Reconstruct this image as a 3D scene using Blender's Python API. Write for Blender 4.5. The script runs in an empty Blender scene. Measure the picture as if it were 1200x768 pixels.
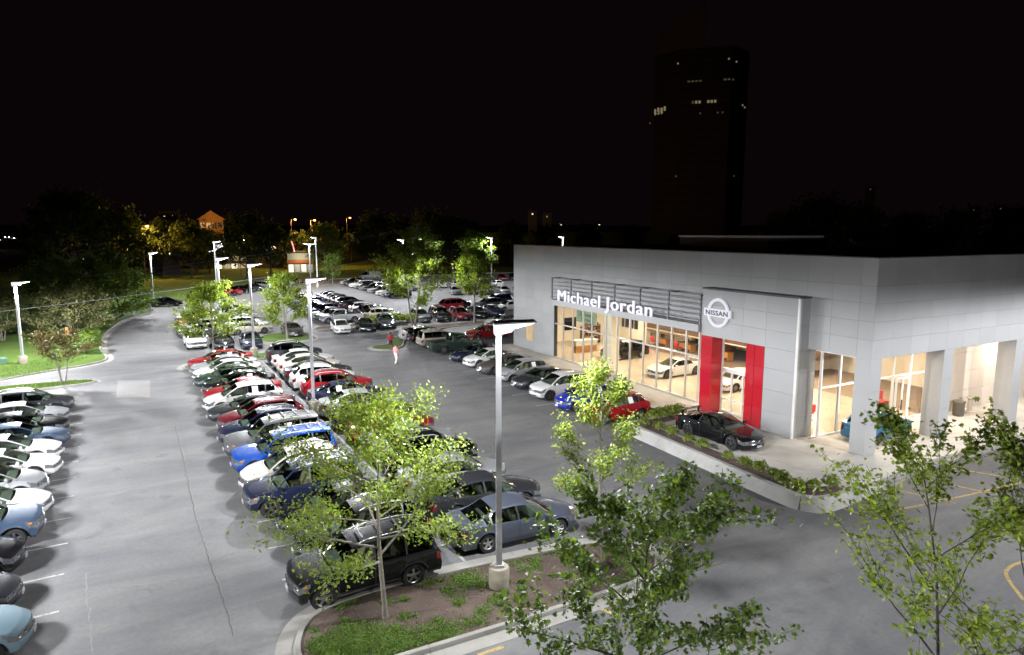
import bpy, math, random
from mathutils import Vector, Matrix, Euler

# ------------------------------------------------------------------ camera, world, light, exposure
SC = bpy.context.scene
COL = SC.collection
R = math.radians
CAM_H = 11.3
FPX = 775.0                                   # focal length in photo pixels (1200 x 768)
PITCH = math.atan((384 - 272) / FPX)
YAW = math.atan((600 - 190) / math.hypot(FPX, 112))
cam_d = bpy.data.cameras.new("camera")
cam_d.sensor_width = 36.0
cam_d.lens = FPX / 1200 * 36
cam_d.clip_end = 3000
cam = bpy.data.objects.new("camera", cam_d)
cam.location = (0, 0, CAM_H)
cam.rotation_euler = (math.pi / 2 - PITCH, 0, -YAW)
COL.objects.link(cam)
SC.camera = cam

world = bpy.data.worlds.new("World")
SC.world = world
world.use_nodes = True
wn = world.node_tree
wn.nodes.clear()
wo = wn.nodes.new("ShaderNodeOutputWorld")
wb = wn.nodes.new("ShaderNodeBackground")
wb.inputs[0].default_value = (1.0, 0.46, 0.62, 1)      # night sky: city glow, near black
wb.inputs[1].default_value = 0.0028
wn.links.new(wb.outputs[0], wo.inputs[0])

moon_d = bpy.data.lights.new("moon", 'SUN')
moon_d.energy = 0.004
moon_d.angle = R(0.5)
moon_d.color = (0.8, 0.88, 1.0)
moon = bpy.data.objects.new("moon", moon_d)
moon.rotation_euler = (R(40), R(15), R(30))
COL.objects.link(moon)

SC.view_settings.view_transform = 'Standard'
SC.view_settings.look = 'None'
SC.view_settings.exposure = 0.0
SC.view_settings.gamma = 1.0
SC.view_settings.use_curve_mapping = False
SC.cycles.use_denoising = True
SC.cycles.max_bounces = 6
SC.cycles.diffuse_bounces = 4
SC.cycles.glossy_bounces = 3
SC.cycles.transmission_bounces = 4
SC.cycles.transparent_max_bounces = 12
SC.cycles.sample_clamp_indirect = 4.0
SC.cycles.caustics_reflective = False
SC.cycles.caustics_refractive = False
LAMP_POWER = 17000.0
SHOW_POWER = 430.0

# photo pixel -> ground point (a direction; the distance comes from the height it stands on)
def G(px, py, z=0.0):
    d = (px - 600, -(py - 384), FPX)
    u = d[1] * math.cos(PITCH) - d[2] * math.sin(PITCH)
    fw = d[1] * math.sin(PITCH) + d[2] * math.cos(PITCH)
    t = (z - CAM_H) / u
    return Vector(((d[0] * math.cos(YAW) + fw * math.sin(YAW)) * t,
                   (-d[0] * math.sin(YAW) + fw * math.cos(YAW)) * t, z))

def AT(px, py, dist):                         # point on a pixel's ray at a horizontal distance
    d = (px - 600, -(py - 384), FPX)
    u = d[1] * math.cos(PITCH) - d[2] * math.sin(PITCH)
    fw = d[1] * math.sin(PITCH) + d[2] * math.cos(PITCH)
    x = d[0] * math.cos(YAW) + fw * math.sin(YAW)
    y = -d[0] * math.sin(YAW) + fw * math.cos(YAW)
    t = dist / math.hypot(x, y)
    return Vector((x * t, y * t, CAM_H + u * t))

# ------------------------------------------------------------------ materials
MATS = {}
def node_mat(name):
    m = bpy.data.materials.new(name)
    m.use_nodes = True
    nt = m.node_tree
    return m, nt, nt.nodes["Principled BSDF"], nt.nodes["Material Output"]

def lnk(nt, a, b): nt.links.new(a, b)

def ramp(nt, fac, stops):
    r = nt.nodes.new("ShaderNodeValToRGB")
    e = r.color_ramp.elements
    while len(e) < len(stops): e.new(0.5)
    for i, (p, c) in enumerate(stops):
        e[i].position = p
        e[i].color = (c, c, c, 1) if isinstance(c, (int, float)) else (*c, 1)
    if fac is not None: lnk(nt, fac, r.inputs[0])
    return r.outputs[0]

def noise(nt, vec, scale, detail=4, rough=0.55, dist=0.0):
    n = nt.nodes.new("ShaderNodeTexNoise")
    n.inputs["Scale"].default_value = scale
    n.inputs["Detail"].default_value = detail
    n.inputs["Roughness"].default_value = rough
    n.inputs["Distortion"].default_value = dist
    if vec is not None: lnk(nt, vec, n.inputs["Vector"])
    return n.outputs["Fac"]

def mixc(nt, fac, a, b, mode='MIX'):
    m = nt.nodes.new("ShaderNodeMix")
    m.data_type = 'RGBA'; m.blend_type = mode
    for s, v in ((m.inputs[0], fac), (m.inputs[6], a), (m.inputs[7], b)):
        if isinstance(v, bpy.types.NodeSocket): lnk(nt, v, s)
        elif isinstance(v, (int, float)): s.default_value = v
        else: s.default_value = (*v, 1)
    return m.outputs[2]

def mth(nt, op, a, b=0.0):
    m = nt.nodes.new("ShaderNodeMath"); m.operation = op
    for s, v in ((m.inputs[0], a), (m.inputs[1], b)):
        if isinstance(v, bpy.types.NodeSocket): lnk(nt, v, s)
        else: s.default_value = v
    return m.outputs[0]

def wpos(nt, scale=(1, 1, 1)):
    g = nt.nodes.new("ShaderNodeNewGeometry")
    mp = nt.nodes.new("ShaderNodeMapping")
    mp.inputs["Scale"].default_value = scale
    lnk(nt, g.outputs["Position"], mp.inputs[0])
    return mp.outputs[0]

def opos(nt, scale=(1, 1, 1)):
    g = nt.nodes.new("ShaderNodeTexCoord")
    mp = nt.nodes.new("ShaderNodeMapping")
    mp.inputs["Scale"].default_value = scale
    lnk(nt, g.outputs["Object"], mp.inputs[0])
    return mp.outputs[0]

def bump(nt, b, h, strength, dist=0.02):
    n = nt.nodes.new("ShaderNodeBump")
    n.inputs["Strength"].default_value = strength
    n.inputs["Distance"].default_value = dist
    lnk(nt, h, n.inputs["Height"])
    lnk(nt, n.outputs[0], b.inputs["Normal"])

def pm(name, col, rough=0.5, metal=0.0, coat=0.0, var=0.0, vscale=3.0, bmp=0.0, bscale=40.0, spec=0.5, rand=0.0):
    m, nt, b, o = node_mat(name)
    b.inputs["Roughness"].default_value = rough
    b.inputs["Metallic"].default_value = metal
    b.inputs["Coat Weight"].default_value = coat
    b.inputs["Specular IOR Level"].default_value = spec
    c = None
    if var > 0:
        f = noise(nt, opos(nt), vscale, 5, 0.6)
        c = ramp(nt, f, [(0.3, tuple(x * (1 - var) for x in col)), (0.7, tuple(min(1, x * (1 + var)) for x in col))])
    if rand > 0:
        oi = nt.nodes.new("ShaderNodeObjectInfo")
        f = mth(nt, 'MULTIPLY_ADD', oi.outputs["Random"], rand)
        f.node.inputs[2].default_value = 1 - rand / 2
        base = c if c is not None else col
        mm = nt.nodes.new("ShaderNodeVectorMath"); mm.operation = 'SCALE'
        if isinstance(base, bpy.types.NodeSocket): lnk(nt, base, mm.inputs[0])
        else: mm.inputs[0].default_value = base
        lnk(nt, f, mm.inputs["Scale"])
        c = mm.outputs[0]
    if c is not None: lnk(nt, c, b.inputs["Base Color"])
    else: b.inputs["Base Color"].default_value = (*col, 1)
    if bmp > 0: bump(nt, b, noise(nt, opos(nt), bscale, 4), bmp)
    MATS[name] = m
    return m

def emit(name, col, strength):
    m, nt, b, o = node_mat(name)
    b.inputs["Base Color"].default_value = (0.8, 0.8, 0.8, 1)
    b.inputs["Emission Color"].default_value = (*col, 1)
    b.inputs["Emission Strength"].default_value = strength
    MATS[name] = m
    return m

def glass_mat(name, tint, refl_rough=0.03, see=0.75):
    m, nt, b, o = node_mat(name)
    nt.nodes.remove(b)
    tr = nt.nodes.new("ShaderNodeBsdfTransparent"); tr.inputs[0].default_value = (*tint, 1)
    gl = nt.nodes.new("ShaderNodeBsdfGlossy"); gl.inputs["Roughness"].default_value = refl_rough
    gl.inputs[0].default_value = (1, 1, 1, 1)
    lw = nt.nodes.new("ShaderNodeFresnel")
    ge = nt.nodes.new("ShaderNodeNewGeometry")            # thin pane: the same reflectance from either side
    io = mth(nt, 'MULTIPLY_ADD', ge.outputs["Backfacing"], 1 / 1.5 - 1.5); io.node.inputs[2].default_value = 1.5
    lnk(nt, io, lw.inputs[0])
    mx = nt.nodes.new("ShaderNodeMixShader")
    lnk(nt, lw.outputs[0], mx.inputs[0]); lnk(nt, tr.outputs[0], mx.inputs[1]); lnk(nt, gl.outputs[0], mx.inputs[2])
    lnk(nt, mx.outputs[0], o.inputs[0])
    MATS[name] = m
    return m

def asphalt_mat(name, lo, hi, tint=(1, 0.985, 1.0)):
    m, nt, b, o = node_mat(name)
    p = wpos(nt)
    big = noise(nt, wpos(nt, (1, 1, 1)), 0.09, 3, 0.6, 0.6)
    streak = noise(nt, wpos(nt, (0.9, 0.12, 1)), 0.8, 4, 0.6, 0.4)
    shadow_bands = noise(nt, wpos(nt, (0.16, 0.52, 1)), 0.8, 4, 0.6, 1.4)  # soft crosswise shadows from the many lamps, painted into the asphalt colour
    mid = noise(nt, p, 1.3, 5, 0.62)
    fine = noise(nt, p, 55, 3, 0.7)
    f = mth(nt, 'ADD', mth(nt, 'MULTIPLY', big, 0.30), mth(nt, 'MULTIPLY', streak, 0.10))
    f = mth(nt, 'ADD', f, mth(nt, 'MULTIPLY', shadow_bands, 0.42))
    f = mth(nt, 'ADD', f, mth(nt, 'MULTIPLY', mid, 0.18))
    c = ramp(nt, f, [(0.38, (lo * tint[0] * .97, lo * tint[1] * .97, lo * tint[2] * 1.06)), (0.5, tuple((lo + hi) / 2 * t for t in tint)), (0.62, (hi * tint[0] * 1.02, hi * tint[1] * 1.01, hi * tint[2] * .96))])  # bluish dark end tints the painted shadow bands
    g = ramp(nt, fine, [(0.25, 0.72), (0.75, 1.22)])
    c = mixc(nt, 1.0, c, g, 'MULTIPLY')
    # cracks
    v = nt.nodes.new("ShaderNodeTexVoronoi"); v.feature = 'DISTANCE_TO_EDGE'; v.inputs["Scale"].default_value = 0.13
    wv = nt.nodes.new("ShaderNodeVectorMath"); wv.operation = 'ADD'
    nn = nt.nodes.new("ShaderNodeTexNoise"); nn.inputs["Scale"].default_value = 0.9; nn.inputs["Detail"].default_value = 5
    lnk(nt, p, nn.inputs["Vector"])
    sc = nt.nodes.new("ShaderNodeVectorMath"); sc.operation = 'SCALE'; sc.inputs["Scale"].default_value = 1.6
    lnk(nt, nn.outputs["Color"], sc.inputs[0])
    lnk(nt, p, wv.inputs[0]); lnk(nt, sc.outputs[0], wv.inputs[1])
    lnk(nt, wv.outputs[0], v.inputs["Vector"])
    cr = ramp(nt, v.outputs["Distance"], [(0.0, 1.0), (0.0045, 0.0)])
    gate = ramp(nt, noise(nt, p, 0.16, 2), [(0.5, 0.0), (0.58, 1.0)])
    crk = mth(nt, 'MULTIPLY', cr, gate)
    c = mixc(nt, mth(nt, 'MULTIPLY', crk, 0.35), c, (0.03, 0.029, 0.028))
    spk = ramp(nt, noise(nt, p, 7, 4, 0.7), [(0.3, 0.86), (0.7, 1.12)])
    c = mixc(nt, 1.0, c, spk, 'MULTIPLY')
    dr = nt.nodes.new("ShaderNodeTexVoronoi"); dr.inputs["Scale"].default_value = 0.62; lnk(nt, wv.outputs[0], dr.inputs["Vector"])
    drp = mth(nt, 'MULTIPLY', ramp(nt, dr.outputs["Distance"], [(0.05, 1.0), (0.20, 0.0)]), ramp(nt, noise(nt, p, 0.35, 2), [(0.45, 0.0), (0.6, 1.0)]))
    c = mixc(nt, mth(nt, 'MULTIPLY', drp, 0.42), c, (lo * 0.5, lo * 0.49, lo * 0.48))
    # oil and drip stains
    st = ramp(nt, noise(nt, p, 0.85, 2, 0.5), [(0.66, 0.0), (0.74, 1.0)])
    c = mixc(nt, mth(nt, 'MULTIPLY', st, 0.35), c, (lo * 0.6, lo * 0.6, lo * 0.62))
    lnk(nt, c, b.inputs["Base Color"])
    lnk(nt, ramp(nt, mid, [(0.3, 0.62), (0.7, 0.86)]), b.inputs["Roughness"])
    b.inputs["Specular IOR Level"].default_value = 0.4
    bump(nt, b, fine, 0.35, 0.006)
    MATS[name] = m
    return m

def leaf_mat(name, lo, hi, trans=0.45):
    m, nt, b, o = node_mat(name)
    g = nt.nodes.new("ShaderNodeNewGeometry")
    c = ramp(nt, g.outputs["Random Per Island"], [(0.0, lo), (0.6, tuple((a + d) / 2 for a, d in zip(lo, hi))), (1.0, hi)])
    lnk(nt, c, b.inputs["Base Color"])
    b.inputs["Roughness"].default_value = 0.55
    b.inputs["Specular IOR Level"].default_value = 0.35
    t = nt.nodes.new("ShaderNodeBsdfTranslucent")
    lnk(nt, mixc(nt, 1.0, c, (1.15, 1.25, 0.6), 'MULTIPLY'), t.inputs[0])
    mx = nt.nodes.new("ShaderNodeMixShader"); mx.inputs[0].default_value = trans
    lnk(nt, b.outputs[0], mx.inputs[1]); lnk(nt, t.outputs[0], mx.inputs[2])
    lnk(nt, mx.outputs[0], o.inputs[0])
    MATS[name] = m
    return m

def ground_mat(name, c0, c1, scale=0.5, fine=18, bs=0.6, dist=0.05):
    m, nt, b, o = node_mat(name)
    p = wpos(nt)
    f = mth(nt, 'ADD', mth(nt, 'MULTIPLY', noise(nt, p, scale, 4), 0.55), mth(nt, 'MULTIPLY', noise(nt, p, fine, 4, 0.7), 0.45))
    lnk(nt, ramp(nt, f, [(0.35, c0), (0.65, c1)]), b.inputs["Base Color"])
    b.inputs["Roughness"].default_value = 0.95
    b.inputs["Specular IOR Level"].default_value = 0.15
    bump(nt, b, noise(nt, p, fine, 4, 0.7), bs, dist)
    MATS[name] = m
    return m

def concrete_mat(name, c, var=0.16, scale=0.9):
    m, nt, b, o = node_mat(name)
    p = wpos(nt)
    f = mth(nt, 'ADD', mth(nt, 'MULTIPLY', noise(nt, p, scale, 5, 0.65), 0.7), mth(nt, 'MULTIPLY', noise(nt, p, 22, 3, 0.7), 0.3))
    col = ramp(nt, f, [(0.33, tuple(x * (1 - 1.6 * var) for x in c)), (0.5, c), (0.68, tuple(x * (1 + var) for x in c))])
    st = ramp(nt, noise(nt, p, 0.55, 3, 0.7, 0.5), [(0.60, 0.0), (0.72, 1.0)])
    col = mixc(nt, mth(nt, 'MULTIPLY', st, 0.5), col, tuple(x * 0.5 for x in c))
    lnk(nt, col, b.inputs["Base Color"])
    b.inputs["Roughness"].default_value = 0.88
    b.inputs["Specular IOR Level"].default_value = 0.3
    bump(nt, b, noise(nt, p, 40, 3, 0.7), 0.25, 0.004)
    MATS[name] = m
    return m

def stripe_mat(name, c):
    m, nt, b, o = node_mat(name)
    p = wpos(nt)
    w = ramp(nt, noise(nt, p, 5, 5, 0.75), [(0.36, 0.0), (0.52, 1.0)])
    lnk(nt, mixc(nt, w, tuple(x * 0.32 for x in c), c), b.inputs["Base Color"])
    b.inputs["Roughness"].default_value = 0.7
    MATS[name] = m
    return m

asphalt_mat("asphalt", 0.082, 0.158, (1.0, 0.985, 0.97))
asphalt_mat("asphalt_patch", 0.15, 0.185, (1.05, 1.0, 0.94))
concrete_mat("concrete", (0.25, 0.24, 0.215))
concrete_mat("plaza_concrete", (0.47, 0.445, 0.40), 0.10)
concrete_mat("wall_concrete", (0.31, 0.305, 0.285), 0.14)
stripe_mat("white_stripe", (0.36, 0.355, 0.35))
stripe_mat("yellow_stripe", (0.36, 0.255, 0.085))
ground_mat("lawn", (0.048, 0.085, 0.015), (0.10, 0.155, 0.03), 0.35, 30, 0.8, 0.06)
ground_mat("field", (0.012, 0.02, 0.008), (0.028, 0.036, 0.014), 0.05, 3, 0.5, 0.1)
ground_mat("mulch", (0.058, 0.040, 0.033), (0.150, 0.112, 0.094), 0.8, 26, 1.0, 0.05)
leaf_mat("leaf_dark", (0.035, 0.065, 0.012), (0.075, 0.115, 0.02))
leaf_mat("leaf_mid", (0.05, 0.10, 0.014), (0.155, 0.20, 0.03), 0.5)
leaf_mat("leaf_lime", (0.105, 0.165, 0.022), (0.25, 0.285, 0.045), 0.5)
leaf_mat("leaf_front", (0.036, 0.072, 0.011), (0.12, 0.16, 0.024), 0.5)
leaf_mat("leaf_tan", (0.12, 0.135, 0.045), (0.30, 0.28, 0.14))
leaf_mat("leaf_rust", (0.055, 0.085, 0.018), (0.20, 0.10, 0.06))
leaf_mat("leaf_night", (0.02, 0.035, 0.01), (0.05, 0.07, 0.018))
leaf_mat("grass_blade", (0.06, 0.12, 0.016), (0.16, 0.23, 0.04), 0.3)
pm("bark", (0.11, 0.09, 0.07), 0.9, var=0.35, vscale=9, bmp=0.6, bscale=30)
pm("bark_pale", (0.16, 0.14, 0.115), 0.9, var=0.3, vscale=9, bmp=0.5, bscale=30)
pm("bark_dark", (0.045, 0.036, 0.03), 0.9, var=0.35, vscale=9, bmp=0.6, bscale=30)
pm("panel", (0.33, 0.33, 0.325), 0.45, 0.1, rand=0.09, var=0.03, vscale=0.7)
pm("panel_back", (0.05, 0.05, 0.052), 0.8)
pm("crack_dark", (0.088, 0.082, 0.072), 0.95)
pm("roof_dark", (0.018, 0.017, 0.018), 0.95)
pm("cap", (0.62, 0.60, 0.57), 0.5)
pm("red_tile", (0.42, 0.012, 0.022), 0.16, coat=0.6, rand=0.06)
pm("tile_beige", (0.50, 0.43, 0.36), 0.45, rand=0.06)
pm("floor_tile", (0.50, 0.42, 0.33), 0.25, rand=0.06)
pm("wall_warm", (0.66, 0.58, 0.46), 0.8)
pm("wall_cream", (0.78, 0.72, 0.60), 0.8)
pm("brown_wall", (0.115, 0.065, 0.042), 0.6, var=0.2, vscale=2)
pm("alu", (0.50, 0.485, 0.455), 0.38, 0.6)
pm("alu_white", (0.66, 0.64, 0.60), 0.4, 0.2)
pm("steel_dark", (0.06, 0.062, 0.066), 0.45, 0.6)
pm("louvre", (0.17, 0.175, 0.185), 0.5, 0.2)
pm("carpet", (0.20, 0.145, 0.10), 0.9)
pm("pole_paint", (0.42, 0.42, 0.43), 0.45, 0.1)
pm("cladding", (0.022, 0.022, 0.023), 0.6)
pm("pole_base", (0.27, 0.24, 0.18), 0.9, var=0.18, vscale=4, bmp=0.3)
pm("wood_orange", (0.42, 0.19, 0.055), 0.4, var=0.15, vscale=4)
pm("counter_white", (0.7, 0.68, 0.63), 0.4)
pm("black_plastic", (0.012, 0.012, 0.013), 0.45)
pm("tyre", (0.014, 0.014, 0.0145), 0.85)
pm("rim", (0.50, 0.50, 0.51), 0.28, 0.9)
pm("rim_dark", (0.10, 0.10, 0.105), 0.3, 0.7)
pm("rim_grey", (0.26, 0.26, 0.27), 0.3, 0.8)
pm("chrome", (0.7, 0.7, 0.7), 0.12, 1.0)
pm("headlamp", (0.13, 0.135, 0.145), 0.08, 0.2, coat=1.0)
pm("signal_amber", (0.75, 0.22, 0.02), 0.15, coat=1.0)
pm("taillamp", (0.13, 0.006, 0.008), 0.12, coat=1.0)
pm("seat_grey", (0.12, 0.115, 0.105), 0.9)
pm("seat_tan", (0.30, 0.25, 0.18), 0.85)
pm("dash", (0.20, 0.22, 0.19), 0.7)
pm("paper", (0.72, 0.72, 0.70), 0.7)
pm("plate", (0.45, 0.46, 0.48), 0.5)
pm("skin", (0.42, 0.24, 0.17), 0.6)
pm("skin_dark", (0.16, 0.08, 0.05), 0.6)
pm("cloth_red", (0.40, 0.015, 0.03), 0.85)
pm("cloth_black", (0.015, 0.015, 0.018), 0.85)
pm("cloth_pink", (0.55, 0.28, 0.27), 0.85)
pm("cloth_white", (0.68, 0.64, 0.60), 0.85)
pm("hair_dark", (0.012, 0.009, 0.008), 0.7)
pm("hair_brown", (0.09, 0.05, 0.03), 0.7)
pm("sign_green", (0.22, 0.36, 0.26), 0.5)
pm("sign_ink", (0.03, 0.06, 0.05), 0.6)
pm("sofa_red", (0.55, 0.03, 0.03), 0.6)
pm("bin_dark", (0.10, 0.085, 0.065), 0.7, var=0.3, vscale=20)
pm("urn_stone", (0.42, 0.37, 0.30), 0.8)
pm("utility_green", (0.10, 0.20, 0.13), 0.7)
pm("tower_glass", (0.06, 0.046, 0.06), 0.9, spec=0.0)
pm("tower_band", (0.075, 0.06, 0.075), 0.9, spec=0.0)
pm("tower_crown", (0.16, 0.14, 0.16), 0.9, spec=0.0)
pm("dark_glass", (0.012, 0.011, 0.012), 0.2)
pm("house_wall", (0.30, 0.17, 0.07), 0.8, var=0.2, vscale=1)
pm("house_roof", (0.06, 0.045, 0.04), 0.85)
pm("shop_wall", (0.42, 0.44, 0.36), 0.8)
pm("shop_orange", (0.42, 0.12, 0.03), 0.7)
pm("wood_pole", (0.10, 0.075, 0.055), 0.9, var=0.3, vscale=6)
pm("wire", (0.14, 0.14, 0.135), 0.7)
pm("transformer", (0.30, 0.30, 0.29), 0.6)
emit("lens", (0.93, 0.95, 1.0), 26.0)
emit("lens_side", (0.95, 0.95, 1.0), 0.9)
emit("letter_glow", (0.90, 0.88, 1.0), 1.0)
MATS["letter_glow"].node_tree.nodes["Principled BSDF"].inputs["Base Color"].default_value = (.12, .12, .14, 1)
emit("emblem_glow", (0.92, 0.92, 1.0), 0.62)
MATS["emblem_glow"].node_tree.nodes["Principled BSDF"].inputs["Base Color"].default_value = (.2, .2, .22, 1)
emit("ceiling_glow", (1.0, 0.84, 0.62), 5.0)
emit("window_glow", (1.0, 0.80, 0.48), 0.16)
emit("window_dim", (1.0, 0.85, 0.62), 0.03)
emit("window_shop", (1.0, 0.88, 0.62), 1.1)
emit("amber_glow", (1.0, 0.45, 0.08), 14.0)
emit("white_glow", (1.0, 0.95, 0.9), 40.0)
emit("red_glow", (1.0, 0.10, 0.06), 14.0)
emit("neon_red", (1.0, 0.16, 0.16), 3.2)
emit("sign_glow", (0.95, 0.92, 1.0), 2.2)
glass_mat("glass", (0.93, 0.93, 0.90))
glass_mat("car_glass", (0.48, 0.54, 0.48), 0.04)
glass_mat("car_glass_dark", (0.10, 0.11, 0.11), 0.04)

PAINT = {}
def paint(name, col, metal=0.25, rough=0.34):
    m = pm("paint_" + name.replace(" ", "_"), col, 0.42, metal * .6, coat=0.9, spec=0.03)
    m.node_tree.nodes["Principled BSDF"].inputs["Coat Roughness"].default_value = 0.04
    PAINT[name] = m
for n, c, me in [("white", (0.55, 0.54, 0.52), 0.0), ("cream", (0.52, 0.49, 0.42), 0.05), ("silver", (0.30, 0.305, 0.31), 0.5),
                 ("grey", (0.12, 0.12, 0.123), 0.5), ("charcoal", (0.030, 0.031, 0.035), 0.4), ("black", (0.006, 0.006, 0.007), 0.0),
                 ("red", (0.235, 0.008, 0.013), 0.15), ("dark red", (0.11, 0.008, 0.013), 0.35), ("navy", (0.012, 0.016, 0.038), 0.4),
                 ("blue", (0.008, 0.06, 0.32), 0.3), ("royal blue", (0.02, 0.03, 0.36), 0.35), ("steel blue", (0.055, 0.085, 0.135), 0.5),
                 ("slate blue", (0.072, 0.081, 0.108), 0.5), ("light blue", (0.16, 0.235, 0.275), 0.45), ("beige", (0.29, 0.265, 0.21), 0.4),
                 ("taupe", (0.085, 0.072, 0.064), 0.45), ("dark green", (0.018, 0.034, 0.026), 0.35), ("bright blue", (0.03, 0.135, 0.235), 0.3)]:
    paint(n, c, me)

# ------------------------------------------------------------------ mesh helpers
class MB:
    def __init__(s): s.v = []; s.f = []; s.m = []
    def add(s, vs, fs, mi=0):
        o = len(s.v); s.v += [tuple(v) for v in vs]
        s.f += [tuple(i + o for i in f) for f in fs]; s.m += [mi] * len(fs)
    def box(s, x0, x1, y0, y1, z0, z1, mi=0):
        s.add([(x0, y0, z0), (x1, y0, z0), (x1, y1, z0), (x0, y1, z0), (x0, y0, z1), (x1, y0, z1), (x1, y1, z1), (x0, y1, z1)],
              [(3, 2, 1, 0), (4, 5, 6, 7), (0, 1, 5, 4), (1, 2, 6, 5), (2, 3, 7, 6), (3, 0, 4, 7)], mi)
    def cbox(s, x0, x1, y0, y1, z0, z1, c=0.01, mi=0):       # box with chamfered top edges and corners
        b = [(x0, y0), (x1, y0), (x1, y1), (x0, y1)]
        t = [(x0 + c, y0 + c), (x1 - c, y0 + c), (x1 - c, y1 - c), (x0 + c, y1 - c)]
        vs = [(x, y, z0) for x, y in b] + [(x, y, z1 - c) for x, y in b] + [(x, y, z1) for x, y in t]
        fs = [(3, 2, 1, 0), (8, 9, 10, 11)]
        for k in (0, 4):
            fs += [(k + i, k + (i + 1) % 4, k + 4 + (i + 1) % 4, k + 4 + i) for i in range(4)]
        s.add(vs, fs, mi)
    def quad(s, a, b, c, d, mi=0): s.add([a, b, c, d], [(0, 1, 2, 3)], mi)
    def tube(s, pts, radii, n=6, mi=0, caps=True):
        pts = [Vector(p) for p in pts]
        if isinstance(radii, (int, float)): radii = [radii] * len(pts)
        rings = []; base = len(s.v)
        ref = Vector((0.31, 0.17, 0.93))
        for i, p in enumerate(pts):
            t = (pts[min(i + 1, len(pts) - 1)] - pts[max(i - 1, 0)])
            if t.length < 1e-9: t = Vector((0, 0, 1))
            t.normalize()
            u = t.cross(ref)
            if u.length < 1e-3: u = t.cross(Vector((1, 0, 0)))
            u.normalize(); w = t.cross(u)
            for k in range(n):
                a = 2 * math.pi * k / n
                q = p + (u * math.cos(a) + w * math.sin(a)) * radii[i]
                s.v.append((q.x, q.y, q.z))
        for i in range(len(pts) - 1):
            for k in range(n):
                a = base + i * n + k; b = base + i * n + (k + 1) % n
                s.f.append((a, b, b + n, a + n)); s.m.append(mi)
        if caps:
            s.f.append(tuple(base + k for k in range(n))[::-1]); s.m.append(mi)
            e = base + (len(pts) - 1) * n
            s.f.append(tuple(e + k for k in range(n))); s.m.append(mi)
    def lathe(s, prof, n=16, c=(0, 0, 0), axis='z', mi=0, cap=True):
        base = len(s.v)
        for r, h in prof:
            for k in range(n):
                a = 2 * math.pi * k / n
                x, y = r * math.cos(a), r * math.sin(a)
                if axis == 'z': s.v.append((c[0] + x, c[1] + y, c[2] + h))
                elif axis == 'y': s.v.append((c[0] + x, c[1] + h, c[2] + y))
                else: s.v.append((c[0] + h, c[1] + x, c[2] + y))
        for i in range(len(prof) - 1):
            for k in range(n):
                a = base + i * n + k; b = base + i * n + (k + 1) % n
                s.f.append((a, b, b + n, a + n)); s.m.append(mi)
        if cap:
            s.f.append(tuple(base + k for k in range(n))[::-1]); s.m.append(mi)
            e = base + (len(prof) - 1) * n
            s.f.append(tuple(e + k for k in range(n))); s.m.append(mi)
    def prism(s, poly, z0, z1, mi=0):
        n = len(poly)
        s.add([(x, y, z0) for x, y in poly] + [(x, y, z1) for x, y in poly],
              [tuple(range(n))[::-1], tuple(range(n, 2 * n))] + [(i, (i + 1) % n, n + (i + 1) % n, n + i) for i in range(n)], mi)
    def mesh(s, name, mats, smooth=None):
        me = bpy.data.meshes.new(name)
        me.from_pydata(s.v, [], s.f)
        for m in (mats if isinstance(mats, (list, tuple)) else [mats]):
            me.materials.append(MATS[m] if isinstance(m, str) else m)
        if any(s.m): me.polygons.foreach_set("material_index", s.m)
        if smooth is not None:
            me.polygons.foreach_set("use_smooth", [True] * len(me.polygons))
            me.update()
            if smooth < 180: me.set_sharp_from_angle(angle=R(smooth))
        me.update()
        return me
    def obj(s, name, mats, parent=None, smooth=None, loc=None, rot=None):
        return link(name, s.mesh(name, mats, smooth), parent, loc, rot)

def link(name, data, parent=None, loc=None, rot=None):
    o = bpy.data.objects.new(name, data)
    COL.objects.link(o)
    if parent is not None: o.parent = parent
    if loc is not None: o.location = loc
    if rot is not None: o.rotation_euler = rot
    return o

def tag(o, label, cat, group=None):
    o["label"] = label; o["category"] = cat
    if group: o["group"] = group
    return o
def thing(name, label, cat, loc=(0, 0, 0), rz=0.0, group=None):
    return tag(link(name, None, None, loc, (0, 0, rz)), label, cat, group)
def structure(o):
    o["kind"] = "structure"; return o
def stuff(o, label=None, cat=None):
    o["kind"] = "stuff"
    if label: o["label"] = label
    if cat: o["category"] = cat
    return o

def resample(path, step, closed=False):
    pts = [Vector((p[0], p[1], 0)) for p in path]
    if closed: pts.append(pts[0].copy())
    out = [pts[0]]; acc = 0.0
    tot = sum((pts[i + 1] - pts[i]).length for i in range(len(pts) - 1))
    n = max(2, round(tot / step)); st = tot / n; need = st
    for i in range(len(pts) - 1):
        a, b = pts[i], pts[i + 1]; L = (b - a).length; pos = 0.0
        while need - acc <= L - pos + 1e-9 and L > 1e-9:
            pos += need - acc; acc = 0.0
            out.append(a + (b - a) * (pos / L))
        acc += L - pos
    if len(out) < n + 1: out.append(pts[-1])
    return out[:n + 1]

def smooth_path(path, n=4, closed=False):
    P = [Vector((p[0], p[1], 0)) for p in path]; N = len(P); out = []
    rng = range(N if closed else N - 1)
    for i in rng:
        p0 = P[(i - 1) % N] if (closed or i > 0) else P[0]
        p1 = P[i]; p2 = P[(i + 1) % N]
        p3 = P[(i + 2) % N] if (closed or i + 2 < N) else P[-1]
        for k in range(n):
            t = k / n
            out.append(0.5 * ((2 * p1) + (p2 - p0) * t + (2 * p0 - 5 * p1 + 4 * p2 - p3) * t * t + (3 * p1 - p0 - 3 * p2 + p3) * t ** 3))
    if not closed: out.append(P[-1])
    return out

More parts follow.
